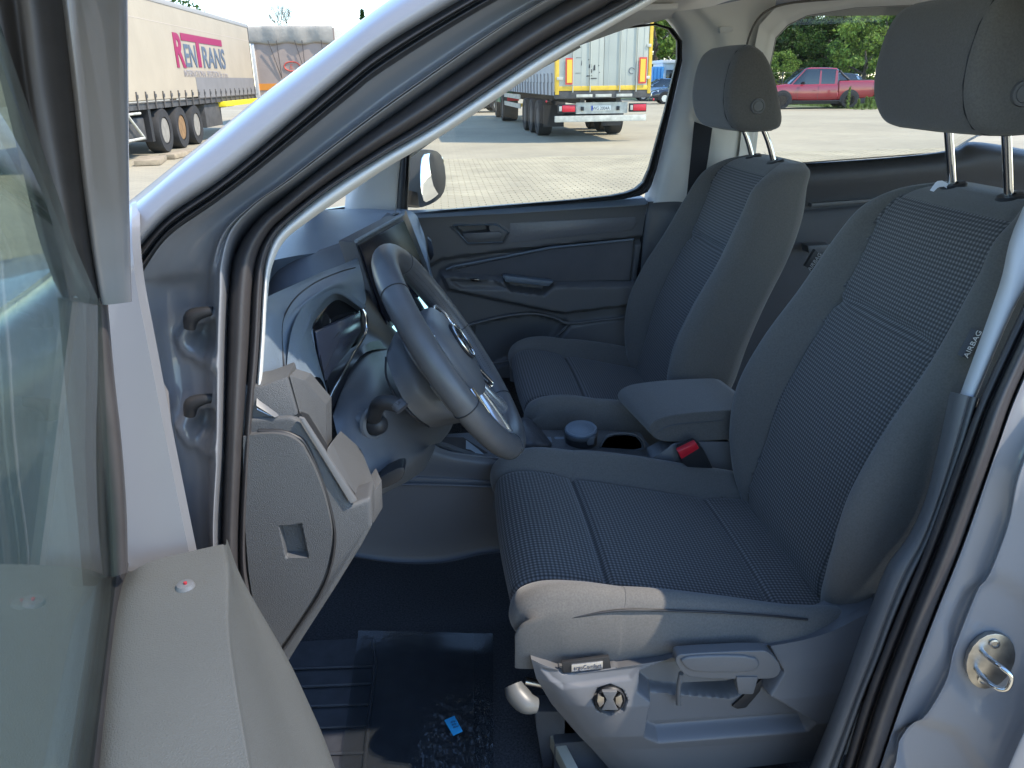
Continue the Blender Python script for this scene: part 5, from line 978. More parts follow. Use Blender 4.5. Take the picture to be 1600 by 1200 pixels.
def car(name, label, cat, paint, L=4.4, W=1.8, Hh=1.48, belt=.95, hood=.82, kind="hatch", group=None, rim=SILVER, wr=.33):
    E = empty(name, (0, 0, 0), label, cat, group); w = W/2; fy = L/2
    if kind == "pickup":
        T = [(-fy, .55, 1.20), (-fy+.04, .50, 1.27), (-fy+.5, .45, 1.28), (-1.02, .38, 1.27), (-.94, .38, 1.16), (-.4, .35, 1.15), (.5, .35, 1.14), (1.0, .38, 1.14), (1.6, .40, 1.14), (2.2, .42, 1.05), (fy-.12, .45, .98), (fy, .50, .78)]
        G = [(-.93, 1.12, 1.16), (-.90, 1.12, 1.60), (-.84, 1.12, 1.86), (.40, 1.12, 1.90), (.72, 1.12, 1.80), (1.42, 1.10, 1.15)]
    elif kind == "suv":
        T = [(-fy, .50, .85), (-fy+.06, .45, 1.05), (-fy+.5, .35, 1.08), (-.5, .28, 1.05), (.5, .28, 1.02), (1.1, .30, 1.0), (fy-.35, .35, .92), (fy-.05, .42, .78), (fy, .5, .65)]
        G = [(-fy+.12, 1.05, 1.08), (-fy+.42, 1.06, 1.58), (-.3, 1.04, 1.68), (.4, 1.02, 1.62), (1.12, 1.0, 1.0)]
    else:
        T = [(-fy, .45, .75), (-fy+.06, .40, .96), (-fy+.5, .30, .98), (-.5, .24, .95), (.5, .24, .92), (1.0, .26, .90), (fy-.4, .32, .80), (fy-.06, .38, .66), (fy, .45, .55)]
        G = [(-fy+.15, .95, .98), (-fy+.75, .96, 1.38), (-.25, .95, Hh), (.3, .93, 1.42), (1.08, .90, .92)]
    st = [(y, [(w*.70, zb), (w*.96, zb+.06), (w, (zb+zt)/2), (w*.97, zt-.08), (w*.88, zt), (w*.4, zt+.03)]) for y, zb, zt in T]
    st = [(st[0][0]+.02, [(x*.3, (st[0][1][0][1]+.3)) for x, z in st[0][1]])]+st+[(st[-1][0]-.02, [(x*.3, st[-1][1][0][1]+.15) for x, z in st[-1][1]])]
    body = sect("body", st, paint, E, nu=30, nv=4)
    prism("underbody", [(-w*.9, -fy+.2, .22), (w*.9, -fy+.2, .22), (w*.9, fy-.2, .22), (-w*.9, fy-.2, .22)], (0, 0, .35), RUBBER, E, .03)
    CG = mat("car_window_glass", (.02, .028, .034), .06, spec=.8)
    gs = [(y, [(w*.93, zb), (w*.90, zb+(zt-zb)*.35), (w*.84, zb+(zt-zb)*.75), (w*.74, zt-.015), (w*.35, zt)]) for y, zb, zt in G]
    gh = sect("windows", gs, CG, E, nu=24, nv=4)
    # roof skin and pillars, proud of the glass
    g1, g2 = (G[2] if kind == "pickup" else G[1]), G[-2]
    r1 = [(y, [(w*(.80 if True else 0), zt-.075+.012), (w*.75, zt-.02+.016), (w*.36, zt+.012)]) for y, zb, zt in (G[2:-1] if kind == "pickup" else G[1:-1])]
    sect("roof", r1, paint, E, nu=16, nv=4)
    for sg in (-1, 1):
        def strip(a, b, wd=.05):
            p = [np.array([sg*(w*.93+.006), a, G[0][1]]), np.array([sg*(w*.93+.006), a+wd*1.4, G[0][1]]), np.array([sg*(w*.84+.014), b+wd, g1[2]-.10]), np.array([sg*(w*.84+.014), b, g1[2]-.10])]
            prism("pillar", p, (-sg*.02, 0, 0), paint, E)
        strip(G[0][0]+.02, G[1][0]+.02, .10); strip(-.12, -.10, .07); strip(G[-1][0]-.16, G[-2][0]-.02, .06)
        prism("wing_mirror", [(sg*w, .72, G[-1][1]+.02), (sg*(w+.17), .70, G[-1][1]+.04), (sg*(w+.18), .72, G[-1][1]+.17), (sg*(w+.02), .76, G[-1][1]+.16)], (0, .09, 0), paint if kind != "pickup" else RUBBER, E, .02)
        ztf = T[-3][2]; prism("headlight", [(sg*w*.96, fy-.30, ztf-.20), (sg*w*.98, fy-.42, ztf-.06), (sg*w*.62, fy-.05, ztf-.14), (sg*w*.62, fy+.0, ztf-.24)], (0, 0, .07), mat("headlight_lens", (.75, .78, .8), .1, spec=.8), E, .01)
        ztr = T[1][2]; prism("tail_light", [(sg*w*.80, -fy-.01, ztr-.28), (sg*w*.97, -fy+.12, ztr-.28), (sg*w*.97, -fy+.16, ztr-.08), (sg*w*.80, -fy-.01, ztr-.08)], (0, .05, .0), mat("tail_light_lens", (.45, .01, .015), .2), E, .01)
        for yy in (-L*.29, L*.315):
            arc = [(sg*(w+.004), yy+(wr+.07)*math.cos(a), wr+.01+(wr+.07)*math.sin(a)) for a in np.linspace(-.25, math.pi+.25, 18)]
            prism("wheel_arch", arc, (-sg*.10, 0, 0), RUBBER, E)
            wheel((sg*(w-.09), yy, wr), wr, .22, sg, E, rim)
        for a in (-.95, .02):
            tube("door_seam", [(sg*(w*.985+.002), a+.95, G[-1][1]-.04), (sg*(w+.004), a+.95, .6), (sg*(w*.97), a+.93, .38)], .006, RUBBER, E, n=5, sub=1, how='l')
            prism("door_grip", [(sg*(w+.012), a+.08, belt-.10), (sg*(w+.012), a+.26, belt-.10), (sg*(w+.012), a+.26, belt-.07), (sg*(w+.012), a+.08, belt-.07)], (-sg*.03, 0, 0), paint, E, .004)
    prism("number_plate", [(-.26, fy+.012, .40), (.26, fy+.012, .40), (.26, fy+.012, .51), (-.26, fy+.012, .51)], (0, -.03, 0), mat("plate_white", (.7, .7, .68), .4), E)
    prism("grille", [(-w*.5, fy+.008, .55), (w*.5, fy+.008, .55), (w*.5, fy+.003, .68), (-w*.5, fy+.003, .68)], (0, -.04, 0), RUBBER, E, .01)
    if kind == "pickup":
        prism("cargo_bed", [(-w*.86, -fy+.08, 1.12), (w*.86, -fy+.08, 1.12), (w*.86, -.95, 1.12), (-w*.86, -.95, 1.12)], (0, 0, .20), RUBBER, E, .01)
        for sg in (-1, 1): tube("sports_bar", [(sg*w*.80, -.98, 1.74), (sg*w*.84, -1.15, 1.55), (sg*w*.87, -1.45, 1.32)], .05, RUBBER, E, n=10)
        for sg in (-1, 1): prism("side_step", [(sg*w*.90, -1.1, .34), (sg*(w+.02), -1.1, .34), (sg*(w+.02), 1.15, .34), (sg*w*.90, 1.15, .34)], (0, 0, .05), RUBBER, E, .01)
    return E
RED = mat("dark_red_paint", (.28, .012, .022), .25, coat=1.0); NAVY = mat("black_blue_paint", (.018, .022, .032), .22, coat=1.0); SILB = mat("silver_blue_paint", (.22, .30, .38), .28, coat=1.0, metal=.3)
DGREY = mat("dark_grey_paint", (.05, .052, .055), .25, coat=1.0)
c = car("pickup_truck", "dark red double cab pickup parked in front of the green trees", "pickup truck", RED, 5.35, 1.91, 1.84, kind="pickup", rim=GLOSSB, wr=.40); place(c, (18.9, 39.9, 0), (-.985, .17))
c = car("parked_car", "pale blue car half hidden between the headrest and red pickup", "car", SILB, kind="suv", group="cars parked at the yard's edge"); place(c, (22.0, 45.5, 0), (-.97, .2))
c = car("parked_car", "black hatchback with silver wheels, right of the rear trailer doors", "car", NAVY, 4.4, group="cars parked at the yard's edge"); place(c, (15.6, 50.5, 0), (-1, .12))
c = car("parked_car", "light blue car farther back, behind the black hatchback", "car", SILB, 4.3, group="cars parked at the yard's edge"); place(c, (16.1, 58.0, 0), (-1, .1))
c = car("parked_car", "dark suv standing left of the green lorry tractor", "car", NAVY, 4.6, 1.85, kind="suv", group="cars parked at the yard's edge"); place(c, (1.55, 42.3, 0), (1, .12))
c = car("parked_car", "second dark car, farther off behind the suv by the green tractor", "car", DGREY, 4.5, kind="suv", group="cars parked at the yard's edge"); place(c, (2.0, 48.5, 0), (-1, .1))
c = car("parked_car", "dark car at the far left, seen through the front door glass", "car", DGREY, 4.5, 1.82, kind="suv", group="cars parked at the yard's edge"); place(c, (-10.9, 18.2, 0), (-.5, .87))
# ---- lorry seen from behind -----------------------------------------------
LW = mat("trailer_white", (.44, .45, .39), .55, vary=.07, noise=1.5); LY = mat("trailer_yellow", (.72, .47, .05), .5, vary=.1, noise=5); CURT = mat("grey_curtain_tarp", (.42, .44, .44), .6, vary=.08, noise=1.2)
CH = mat("chassis_steel", (.07, .068, .065), .7, vary=.3, noise=5); GALV = mat("galvanised_beam", (.50, .49, .42), .55, vary=.25, noise=7); RL = mat("red_lamp_lens", (.55, .02, .04), .25)
lo = empty("articulated_lorry", (0, 0, 0), "lorry with white yellow-edged rear doors and green tractor, seen from behind", "lorry")
WX = 2.50
def lb(name, x0, x1, z0, z1, y0, y1, m, par=lo, bev=0.0): return prism(name, [(x0, y0, z0), (x1, y0, z0), (x1, y0, z1), (x0, y0, z1)], (0, y1-y0, 0), m, par, bev)
for k in range(2):
    x0 = .10+k*1.155; d = lb("rear_door", x0, x0+1.145, 1.12, 3.85, 0, .05, LW, lo, .006)
    for j in range(5): lb("door_rib", x0+.12+j*.225, x0+.135+j*.225, 1.15, 3.8, -.006, 0, LW, d)
    for xx in ((.35, .8) if k == 0 else (.42, .85)): tube("locking_bar", [(x0+xx, -.03, 1.05), (x0+xx, -.03, 3.84)], .014, LW, d, n=8, sub=1)
    for zz in (1.35, 2.1, 2.9, 3.6): lb("hinge", (.04 if k == 0 else 2.35), (.20 if k == 0 else 2.46), zz, zz+.07, -.025, 0, GALV, d, .004)
lb("corner_post", 0, .10, 1.0, 3.95, -.01, .12, LY, lo, .006); lb("corner_post", 2.41, 2.50, 1.0, 3.95, -.01, .12, LY, lo, .006); lb("door_sill_beam", .10, 2.41, 1.09, 1.20, -.006, .1, LY, lo, .004); lb("roof_beam", .1, 2.41, 3.86, 3.97, -.01, .1, LY, lo)
for x0 in (.26, 2.16):
    p = lb("reflector_panel", x0, x0+.20, 1.24, 1.86, -.04, -.025, mat("reflector_red", (.62, .06, .04), .4), lo); lb("reflector_centre", x0+.035, x0+.165, 1.28, 1.82, -.046, -.039, mat("reflector_yellow", (.75, .50, .05), .4), p)
lb("rear_bolster", 0, 2.5, .90, 1.08, .0, .18, CH, lo, .01)
for x0 in (.55, 1.05, 1.60): lb("bolster_plate", x0, x0+.42, .93, 1.0, -.02, 0, GALV, lo, .004)
lb("plate_carrier", .58, 1.95, .52, .80, .15, .19, GALV, lo, .01)
pl = lb("number_plate", .98, 1.50, .60, .72, .13, .15, mat("plate_cream", (.72, .72, .66), .4), lo, .002); text("plate_lettering", "WG 2004A", .115, (1.01, .128, .615), (1, 0, 0), (0, 0, 1), mat("plate_ink", (.03, .03, .04), .5), pl, ext=.001, width=.46)
lb("plate_band", .98, 1.02, .60, .72, .126, .13, mat("plate_blue", (.02, .06, .35), .4), pl)
for x0 in (.10, 1.98):
    q = lb("tail_lamp_cluster", x0, x0+.46, .55, .76, .08, .16, RUBBER, lo, .01); lb("tail_lamp_lens", x0+.10, x0+.44, .58, .74, .05, .08, RL, q, .01); lb("reversing_lens", x0+.02, x0+.09, .60, .72, .055, .08, LW, q, .006)
for k in range(2): lb("lamp_bracket", .70+k*.95, .78+k*.95, .60, .70, .10, .15, RUBBER, lo, .01)
lb("underrun_bar", .02, 2.44, .33, .48, .06, .18, GALV, lo, .012)
for sg, x in ((-1, 0), (1, 2.5)):
    tube("side_marker", [(x, .3, .86), (x+sg*.16, .28, .84)], .012, RUBBER, lo, n=8, sub=1); lathe("marker_lens", [(.03, 0), (.03, .03), (.01, .04)], (x+sg*.16, .28, .84), (sg, 0, 0), RL, lo, n=12)
for x in (.70, 1.65): lb("chassis_rail", x, x+.12, .75, 1.08, .2, 13.2, CH, lo)
for x in (.04, 1.72):
    lb("mudflap", x+.02, x+.60, .28, .86, 2.1, 2.13, RUBBER, lo)
for y in (3.0, 4.31, 5.62):
    tube("axle", [(.3, y, .50), (2.2, y, .50)], .07, CH, lo, n=10, sub=1)
    for sg, x in ((-1, .20), (1, 2.30)): wheel((x, y, .50), .50, .385, sg, lo, CH, .58, 0)
cs = lb("curtain_side", -.005, .02, 1.30, 3.85, .12, 13.5, CURT, lo); lb("curtain_side", 2.48, 2.505, 1.30, 3.85, .12, 13.5, CURT, lo)
lb("side_board", 0, .03, .98, 1.30, .12, 13.5, CURT, lo)
for k in range(22):
    y = .35+k*.6; b = prism("curtain_buckle", [(-.02, y, 1.28), (-.02, y+.10, 1.32), (-.02, y+.15, 1.52), (-.02, y+.03, 1.50)], (.02, 0, 0), mat("strap_grey", (.20, .20, .20), .6), cs); prism("buckle_strap", [(-.03, y+.03, .98), (-.03, y+.09, .98), (-.03, y+.13, 1.30), (-.03, y+.07, 1.30)], (.03, 0, 0), MATS["strap_grey"], b)
lb("trailer_roof", 0, 2.5, 3.95, 4.0, 0, 13.6, LW, lo); lb("front_wall", .02, 2.48, 1.1, 3.95, 13.5, 13.6, LW, lo); lb("load_floor", .03, 2.47, 1.02, 1.12, .05, 13.5, CH, lo)
lb("side_guard", .05, .09, .45, .60, 7.0, 11.5, GALV, lo); lb("side_guard", .05, .09, .75, .90, 7.0, 11.5, GALV, lo)
GRN = mat("green_cab_paint", (.02, .26, .15), .35, coat=.6)
cab = sect("tractor_cab", [(14.3, [(.9, .9), (1.22, 1.0), (1.25, 2.0), (1.22, 3.4), (1.0, 3.6), (.5, 3.65)]), (15.3, [(.9, .7), (1.22, .8), (1.25, 2.0), (1.22, 3.4), (1.0, 3.6), (.5, 3.65)]), (16.3, [(.9, .5), (1.20, .6), (1.23, 1.6), (1.18, 3.0), (.95, 3.3), (.5, 3.4)]), (16.5, [(.8, .5), (1.0, .6), (1.1, 1.6), (1.0, 2.8), (.8, 3.1), (.5, 3.2)])], GRN, lo)
cab.data.transform(Matrix.Translation((1.25, 0, 0)))
lb("tractor_chassis", .75, 1.75, .65, .95, 10.5, 16.2, CH, lo); lb("cab_mirror", -.25, -.08, 2.0, 2.7, 15.9, 16.0, RUBBER, lo, .03); lb("side_tank", .05, .65, .5, 1.0, 13.2, 14.6, GRN, lo, .05)
for x in (.1, 1.8):
    lb("rear_wing", x, x+.6, .98, 1.05, 11.2, 12.6, GRN, lo)
for sg, x in ((-1, .30), (1, 2.2)):
    wheel((x, 11.9, .50), .50, .60, sg, lo, CH, .58, 0); wheel((x-.05*sg*0, 15.4, .50), .50, .34, sg, lo, STEEL, .58, 0)
for x0 in (.05, 1.95): q = lb("tractor_lamp", x0, x0+.45, .62, .78, 10.45, 10.5, RL, lo); 
p2 = lb("tractor_plate", .35, .87, .40, .52, 10.42, 10.45, LY, lo)

# scuffs and a faded emblem on the doors
SC_ = mat("black_scuff", (.05, .05, .05), .8)
for (x, z, w_, h_) in ((.86, 1.62, .07, .10), (.90, 1.50, .05, .10), (.80, 1.42, .16, .03), (.98, 1.56, .05, .14), (.88, 1.36, .20, .03), (1.10, 1.66, .03, .03), (1.12, 1.50, .03, .03), (.84, 1.80, .03, .03), (.52, 1.86, .16, .012), (.52, 1.50, .16, .012), (.66, 1.68, .02, .12)):
    o = prism("door_scuff", [(x, 0, z), (x+w_, 0, z+.01), (x+w_*.9, 0, z+h_), (x+.01, 0, z+h_*.9)], (0, -.008, 0), SC_, lo)
tube("door_emblem", [(1.98+.07*math.cos(t), -.008, 1.55+.07*math.sin(t)) for t in np.linspace(.3, 5.2, 12)], .010, mat("emblem_grey", (.12, .15, .18), .6), lo, n=6, sub=1)

for o in list(lo.children_recursive):
    if not (o.name.split('.')[0] in ("wheel", "wheel_rim", "axle", "mudflap")): o.data.transform(Matrix.Translation((0, 0, .17)))
sx = (3.02-.0, 20.75, 0); place(lo, sx, (-.035, 1))
for k, (a, b, s_k) in enumerate(((.50, 1.45, .2), (.95, 1.36, .3), (1.12, 1.5, .2))):
    pass
# ---- left trailer with lettering ---------------------------------------------
TB_ = mat("cream_tarpaulin", (.40, .335, .24), .65, vary=.06, noise=.9, bump=(2.2, .35, .03)); TGY = mat("grey_tarp_patch", (.20, .19, .18), .7, vary=.08, noise=2)
lt = empty("curtain_trailer", (-7.85, 24, 0), "long cream tarpaulin trailer with magenta and grey lettering on its side", "trailer")
XS = -6.60; Yn, Yf = 15.5, 30.9
def L2_(name, y0, y1, z0, z1, x0, x1, m, par=lt, bev=0.0): return prism(name, [(x0, y0, z0), (x0, y1, z0), (x0, y1, z1), (x0, y0, z1)], (x1-x0, 0, 0), m, par, bev)
tp = L2_("tarpaulin_side", Yn, Yf, 1.22, 3.38, XS, XS-.04, TB_); L2_("trailer_body", Yn+.02, Yf-.02, 1.2, 3.44, XS-.05, XS-2.5, TB_)
L2_("roof_rail", Yn, Yf, 3.38, 3.50, XS+.015, XS-2.53, mat("faded_rail", (.33, .31, .28), .6), lt, .01)
L2_("tarp_hem_band", Yn, Yf, 2.94, 2.955, XS+.004, XS, mat("hem_line", (.50, .42, .33), .7))
pt_ = L2_("tarp_patch", 23.6, Yf-.05, 1.18, 1.72, XS+.006, XS, TGY); L2_("side_raves", Yn, Yf, 1.02, 1.17, XS-.02, XS-.12, CH)
for k in range(26):
    y = Yn+.3+k*.6
    st2 = prism("tarp_strap", [(XS+.02, y, 1.02), (XS+.02, y+.05, 1.02), (XS+.02, y+.07, 1.40), (XS+.02, y+.02, 1.40)], (-.02, 0, 0), mat("strap_brown", (.09, .08, .07), .7), lt)
    prism("strap_buckle", [(XS+.035, y-.01, 1.26), (XS+.035, y+.08, 1.26), (XS+.035, y+.09, 1.34), (XS+.035, y, 1.34)], (-.02, 0, 0), CH, st2)
    L2_("curtain_rope", y+.05, y+.6, 1.16, 1.175, XS+.012, XS, MATS["strap_brown"])
MG_ = mat("magenta_print", (.30, .012, .075), .6); GR_ = mat("grey_print", (.10, .13, .17), .6)
tex = (XS+.01); y0 = 22.05; ey = (0, 0, 1); ex = (0, 1, 0)
text("lettering_initial", "R", 1.12, (tex, y0, 1.98), ex, ey, MG_, tp, ext=.004, width=.80, bold=.035)
text("lettering_first_word", "EN", .78, (tex, y0+.80, 1.99), ex, ey, GR_, tp, ext=.004, width=1.05, bold=.015)
L2_("lettering_bar", y0+.72, y0+4.9, 2.62, 2.80, tex+.004, tex, MG_, tp); L2_("lettering_stem", y0+2.02, y0+2.34, 1.98, 2.62, tex+.004, tex, MG_, tp)
text("lettering_second_word", "RANS", .78, (tex, y0+2.50, 1.99), ex, ey, GR_, tp, ext=.004, width=2.5, bold=.015)
small_ = text("lettering_small_line", "INTERNATIONAL SPEDITION Sp. z o.o.", .24, (tex, y0+.55, 1.73), ex, ey, mat("faded_print", (.33, .30, .30), .6), tp, ext=.002, width=4.6); small_["kind"] = "stuff"
for y in (20.46, 21.80, 23.14):
    tube("axle", [(XS-.3, y, .5), (XS-2.3, y, .5)], .07, CH, lt, n=8, sub=1)
    for sg, x in ((1, XS-.20), (-1, XS-2.35)):
        rm = mat("rusty_rim", (.24, .14, .06), .7, vary=.3, noise=8) if abs(y-21.8) < .1 else mat("dusty_rim", (.26, .24, .20), .6, vary=.2, noise=8)
        wheel((x, y, .50), .52, .385, sg, lt, rm, .60, 0)
L2_("mudguard", 19.55, 19.72, .30, 1.05, XS-.05, XS-.45, RUBBER); L2_("spare_box", 18.2, 19.5, .35, .85, XS-.15, XS-.7, CH, lt, .03)
tube("air_tank", [(XS-.35, 17.2, .72), (XS-.35, 18.6, .72)], .19, GALV, lt, n=16, sub=1)
for z in (.42, .95): tube("guard_rail", [(XS-.04, 16.2, z), (XS-.04, 18.2, z), (XS-.04, 19.0, z)], .03, GALV, lt, n=8, sub=1)
tube("guard_rail", [(XS-.04, 18.2, .95), (XS-.04, 19.0, .42)], .03, GALV, lt, n=8, sub=1)
L2_("chassis_rail", Yn+1, Yf-.3, .78, 1.02, XS-.75, XS-.9, CH); L2_("side_locker", 24.4, 26.2, .35, 1.0, XS-.1, XS-.6, CH, lt, .02); L2_("yellow_pallet_box", 26.0, 30.7, .88, 1.03, XS+.12, XS-.3, mat("bright_yellow", (.85, .68, .02), .5), lt, .02)
L2_("rear_frame", Yf, Yf+.08, 1.0, 3.5, XS+.01, XS-2.52, CH, lt)
# second trailer behind it, facing the van with its roll-up tarp
st = empty("tarp_trailer", (-5.3, 36, 0), "second trailer beyond, pinkish front sheet and grey tarpaulin flap at its top", "trailer")
PK = mat("pinkish_tarp", (.36, .285, .235), .7, vary=.05, noise=1.5, bump=(3, .3, .03)); FLP = mat("grey_flap", (.33, .30, .25), .8, vary=.12, noise=3, bump=(6, .5, .03))
def S2(name, x0, x1, z0, z1, y0, y1, m, par=st, bev=0.0): return prism(name, [(x0, y0, z0), (x1, y0, z0), (x1, y0, z1), (x0, y0, z1)], (0, y1-y0, 0), m, par, bev)
S2("front_sheet", -7.0, -3.8, 1.05, 3.5, 33, 33.1, PK); S2("trailer_body", -7.0, -3.8, 1.05, 3.5, 33.1, 44, mat("pale_tarp", (.5, .46, .37), .7, vary=.05, noise=1), st)
rows = []
for z, y in ((3.58, 33.1), (3.55, 32.9), (3.3, 32.87), (3.0, 32.90), (2.93, 32.96)):
    rows.append([(x, y+.03*math.sin(x*7+z), z+(.03*math.sin(x*5.3) if z < 3.1 else .01*math.sin(x*3))) for x in np.linspace(-7.0, -3.84, 14)])
fp = loft("tarp_flap", rows, FLP, st, nu=60, nv=3, skirt=.03, sk_axis=(0, 1, 0))
for x0, x1 in ((-6.3, -5.95), (-5.98, -5.95), (-5.3, -5.0), (-5.02, -5.02), (-4.3, -4.25)):
    tube("flap_rope", [(x0, 32.86, 3.05), (x1, 32.97, 1.7)], .013, mat("strap_brown", (.09, .08, .07), .7), st, n=6, sub=1)
S2("orange_stripe", -6.95, -5.6, 1.28, 1.52, 32.985, 33, mat("orange_board", (.72, .27, .04), .5)); S2("corner_pipe", -6.98, -6.86, .9, 2.95, 32.92, 33, mat("white_pipe", (.65, .62, .56), .5), st, .01)
el = tube("oval_emblem", [(-5.52+.30*math.cos(t), 32.985, 2.13+.17*math.sin(t)) for t in np.linspace(0, 2*math.pi, 24, endpoint=False)], .022, mat("red_print", (.6, .10, .07), .6), st, n=6, sub=1, closed=True)
text("emblem_letter", "E", .22, (-5.60, 32.98, 2.05), (1, 0, 0), (0, 0, 1), MATS["red_print"], el, ext=.003)
S2("bumper", -7.0, -3.8, .5, .75, 32.95, 33.1, CH); 
for x in (-6.7, -4.1):
    for y in (36, 37.35): wheel((x, y, .5), .5, .385, (-1 if x < -5 else 1), st, CH, .58, 0)
# paving slabs lying by the left trailer
for k, (x, y, w_, d_, a) in enumerate(((-6.1, 17.6, .5, 1.2, .2), (-5.95, 19.2, .35, 1.6, -.1))):
    b = prism("timber_sleeper", [(-w_/2, -d_/2, 0), (w_/2, -d_/2, 0), (w_/2, d_/2, 0), (-w_/2, d_/2, 0)], (0, 0, .10), mat("old_timber", (.30, .24, .16), .85, vary=.2, noise=8), None, .01); b.location = (x, y, 0); b.rotation_euler = (0, 0, a)
    tag(b, ("short" if k == 0 else "longer")+" weathered timber piece lying on the ground by the cream trailer", "timber", "timber lying by the trailer")
# ---- kiosk ---------------------------------------------------------------------
kc = V(1038, 127, Y=66); kk = empty("site_cabin", (kc[0], 66, 0), "small blue and white cabin between the lorry and window edge", "cabin")
kx = kc[0]
def K(name, x0, x1, z0, z1, y0, y1, m, bev=.01, par=None): return prism(name, [(kx+x0, y0, z0), (kx+x1, y0, z0), (kx+x1, y0, z1), (kx+x0, y0, z1)], (0, y1-y0, 0), m, par or kk, bev)
K("wall", -.2, 4.5, 0, 2.6, 66, 69, mat("white_panel", (.72, .74, .76), .5)); bl = K("blue_section", -1.1, -.2, 0, 2.35, 65.6, 68, mat("blue_panel", (.06, .27, .62), .5))
for k in range(3): K("panel_rib", -1.0+k*.28, -.95+k*.28, .1, 2.3, 65.57, 65.6, MATS["blue_panel"], 0, bl)
K("window", .1, 1.3, .9, 2.1, 65.95, 66, GLOSSB); K("roof", -.3, 4.6, 2.6, 2.85, 65.8, 69.1, MATS["white_panel"])
# ---- trees -----------------------------------------------------------------------
def leafmat(name, col, k=.6):
    if name in MATS: return MATS[name]
    m = mat(name, col, .6, spec=.3); nt = m.node_tree; B = nt.nodes["Principled BSDF"]; B.inputs["Subsurface Weight"].default_value = 0
    oi = nt.nodes.new("ShaderNodeNewGeometry"); mr = nt.nodes.new("ShaderNodeMapRange"); mr.inputs["To Min"].default_value = 1-k; mr.inputs["To Max"].default_value = 1+k
    nt.links.new(oi.outputs["Random Per Island"], mr.inputs["Value"]); vm = nt.nodes.new("ShaderNodeVectorMath"); vm.operation = 'SCALE'; vm.inputs[0].default_value = col
    nt.links.new(mr.outputs[0], vm.inputs["Scale"]); nt.links.new(vm.outputs[0], B.inputs["Base Color"])
    tl = nt.nodes.new("ShaderNodeBsdfTranslucent"); nt.links.new(vm.outputs[0], tl.inputs[0]); mx = nt.nodes.new("ShaderNodeMixShader"); mx.inputs[0].default_value = .35
    nt.links.new(B.outputs[0], mx.inputs[1]); nt.links.new(tl.outputs[0], mx.inputs[2]); nt.links.new(mx.outputs[0], nt.nodes["Material Output"].inputs["Surface"]); return m
def crown_mesh(seed, H, W, zb, n=7000, leaf=.16, clumps=46):
    r = np.random.default_rng(seed); cl = []
    for _ in range(clumps):
        a = r.uniform(0, 2*math.pi); t = r.uniform(0, 1); rad = W*.5*(math.sin(math.pi*(.12+.80*t))**.7)*r.uniform(.45, 1.05)
        cl.append((rad*math.cos(a), rad*math.sin(a), zb+(H-zb)*t, r.uniform(.35, 1.0)*W*.16))
    vs = []; fs = []; per = n//clumps
    for cx, cy, cz, cr in cl:
        d = r.normal(size=(per, 3)); d /= np.linalg.norm(d, axis=1)[:, None]; d *= cr*r.uniform(.55, 1.1, size=(per, 1)); d[:, 2] *= .75
        for p in d:
            q = np.array([cx, cy, cz])+p; a = r.normal(size=3); a /= np.linalg.norm(a); b = np.cross(a, r.normal(size=3)); b /= np.linalg.norm(b)+1e-9; s = leaf*r.uniform(.5, 1.3); k = len(vs)
            vs += [q-a*s, q-b*s*.5, q+a*s, q+b*s*.5]; fs.append((k, k+1, k+2, k+3))
    me = bpy.data.meshes.new("crown"); me.from_pydata([tuple(v) for v in vs], [], fs); return me
LD = leafmat("dark_foliage", (.035, .075, .018)); LM = leafmat("mid_foliage", (.07, .13, .025)); LL = leafmat("light_foliage", (.15, .23, .04))
BARK = mat("bark", (.09, .07, .05), .9, vary=.3, noise=8)
crowns = {}
for key, m, H_, W_, zb, n_, lf in (("a", LD, 10, 7.5, 1.0, 10000, .15), ("b", LD, 11.5, 8.5, 2.0, 10000, .16), ("c", LM, 8.5, 6.5, .6, 9000, .14), ("d", LL, 5.2, 4.0, .3, 6000, .12), ("e", LM, 2.6, 3.4, .1, 3500, .10)):
    me = crown_mesh(hash(key) % 1 + ord(key), H_, W_, zb, n_, lf); me.materials.append(m); crowns[key] = me
def tree(name, key, x, y, label, s=1.0, rot=0, cat="tree", trunk=True, group=None):
    E = empty(name, (x, y, 0), label, cat, group); c = bpy.data.objects.new("crown", crowns[key]); COL.objects.link(c); c.parent = E; E.scale = (s, s, s); E.rotation_euler = (0, 0, rot)
    if trunk:
        H_ = {"a": 7, "b": 8, "c": 6, "d": 3, "e": 1.2}[key]; t = tube("trunk", [(0, 0, -.1), (.1, .05, H_*.3), (-.05, .1, H_*.65), (.1, 0, H_)], [.22, .17, .12, .04], BARK, None, n=8); t.parent = E
        for k in range(4):
            a = k*1.7+rot; l = tube("limb", [(0, .05, H_*(.3+.12*k)), (math.cos(a)*.8, math.sin(a)*.8, H_*(.45+.12*k)), (math.cos(a)*1.6, math.sin(a)*1.6, H_*(.55+.12*k))], [.09, .06, .02], BARK, None, n=6); l.parent = t
    return E
def at(px, Y): p = V(px, 200, Y=Y); q = V(px, 100, Y=Y); return q[0]
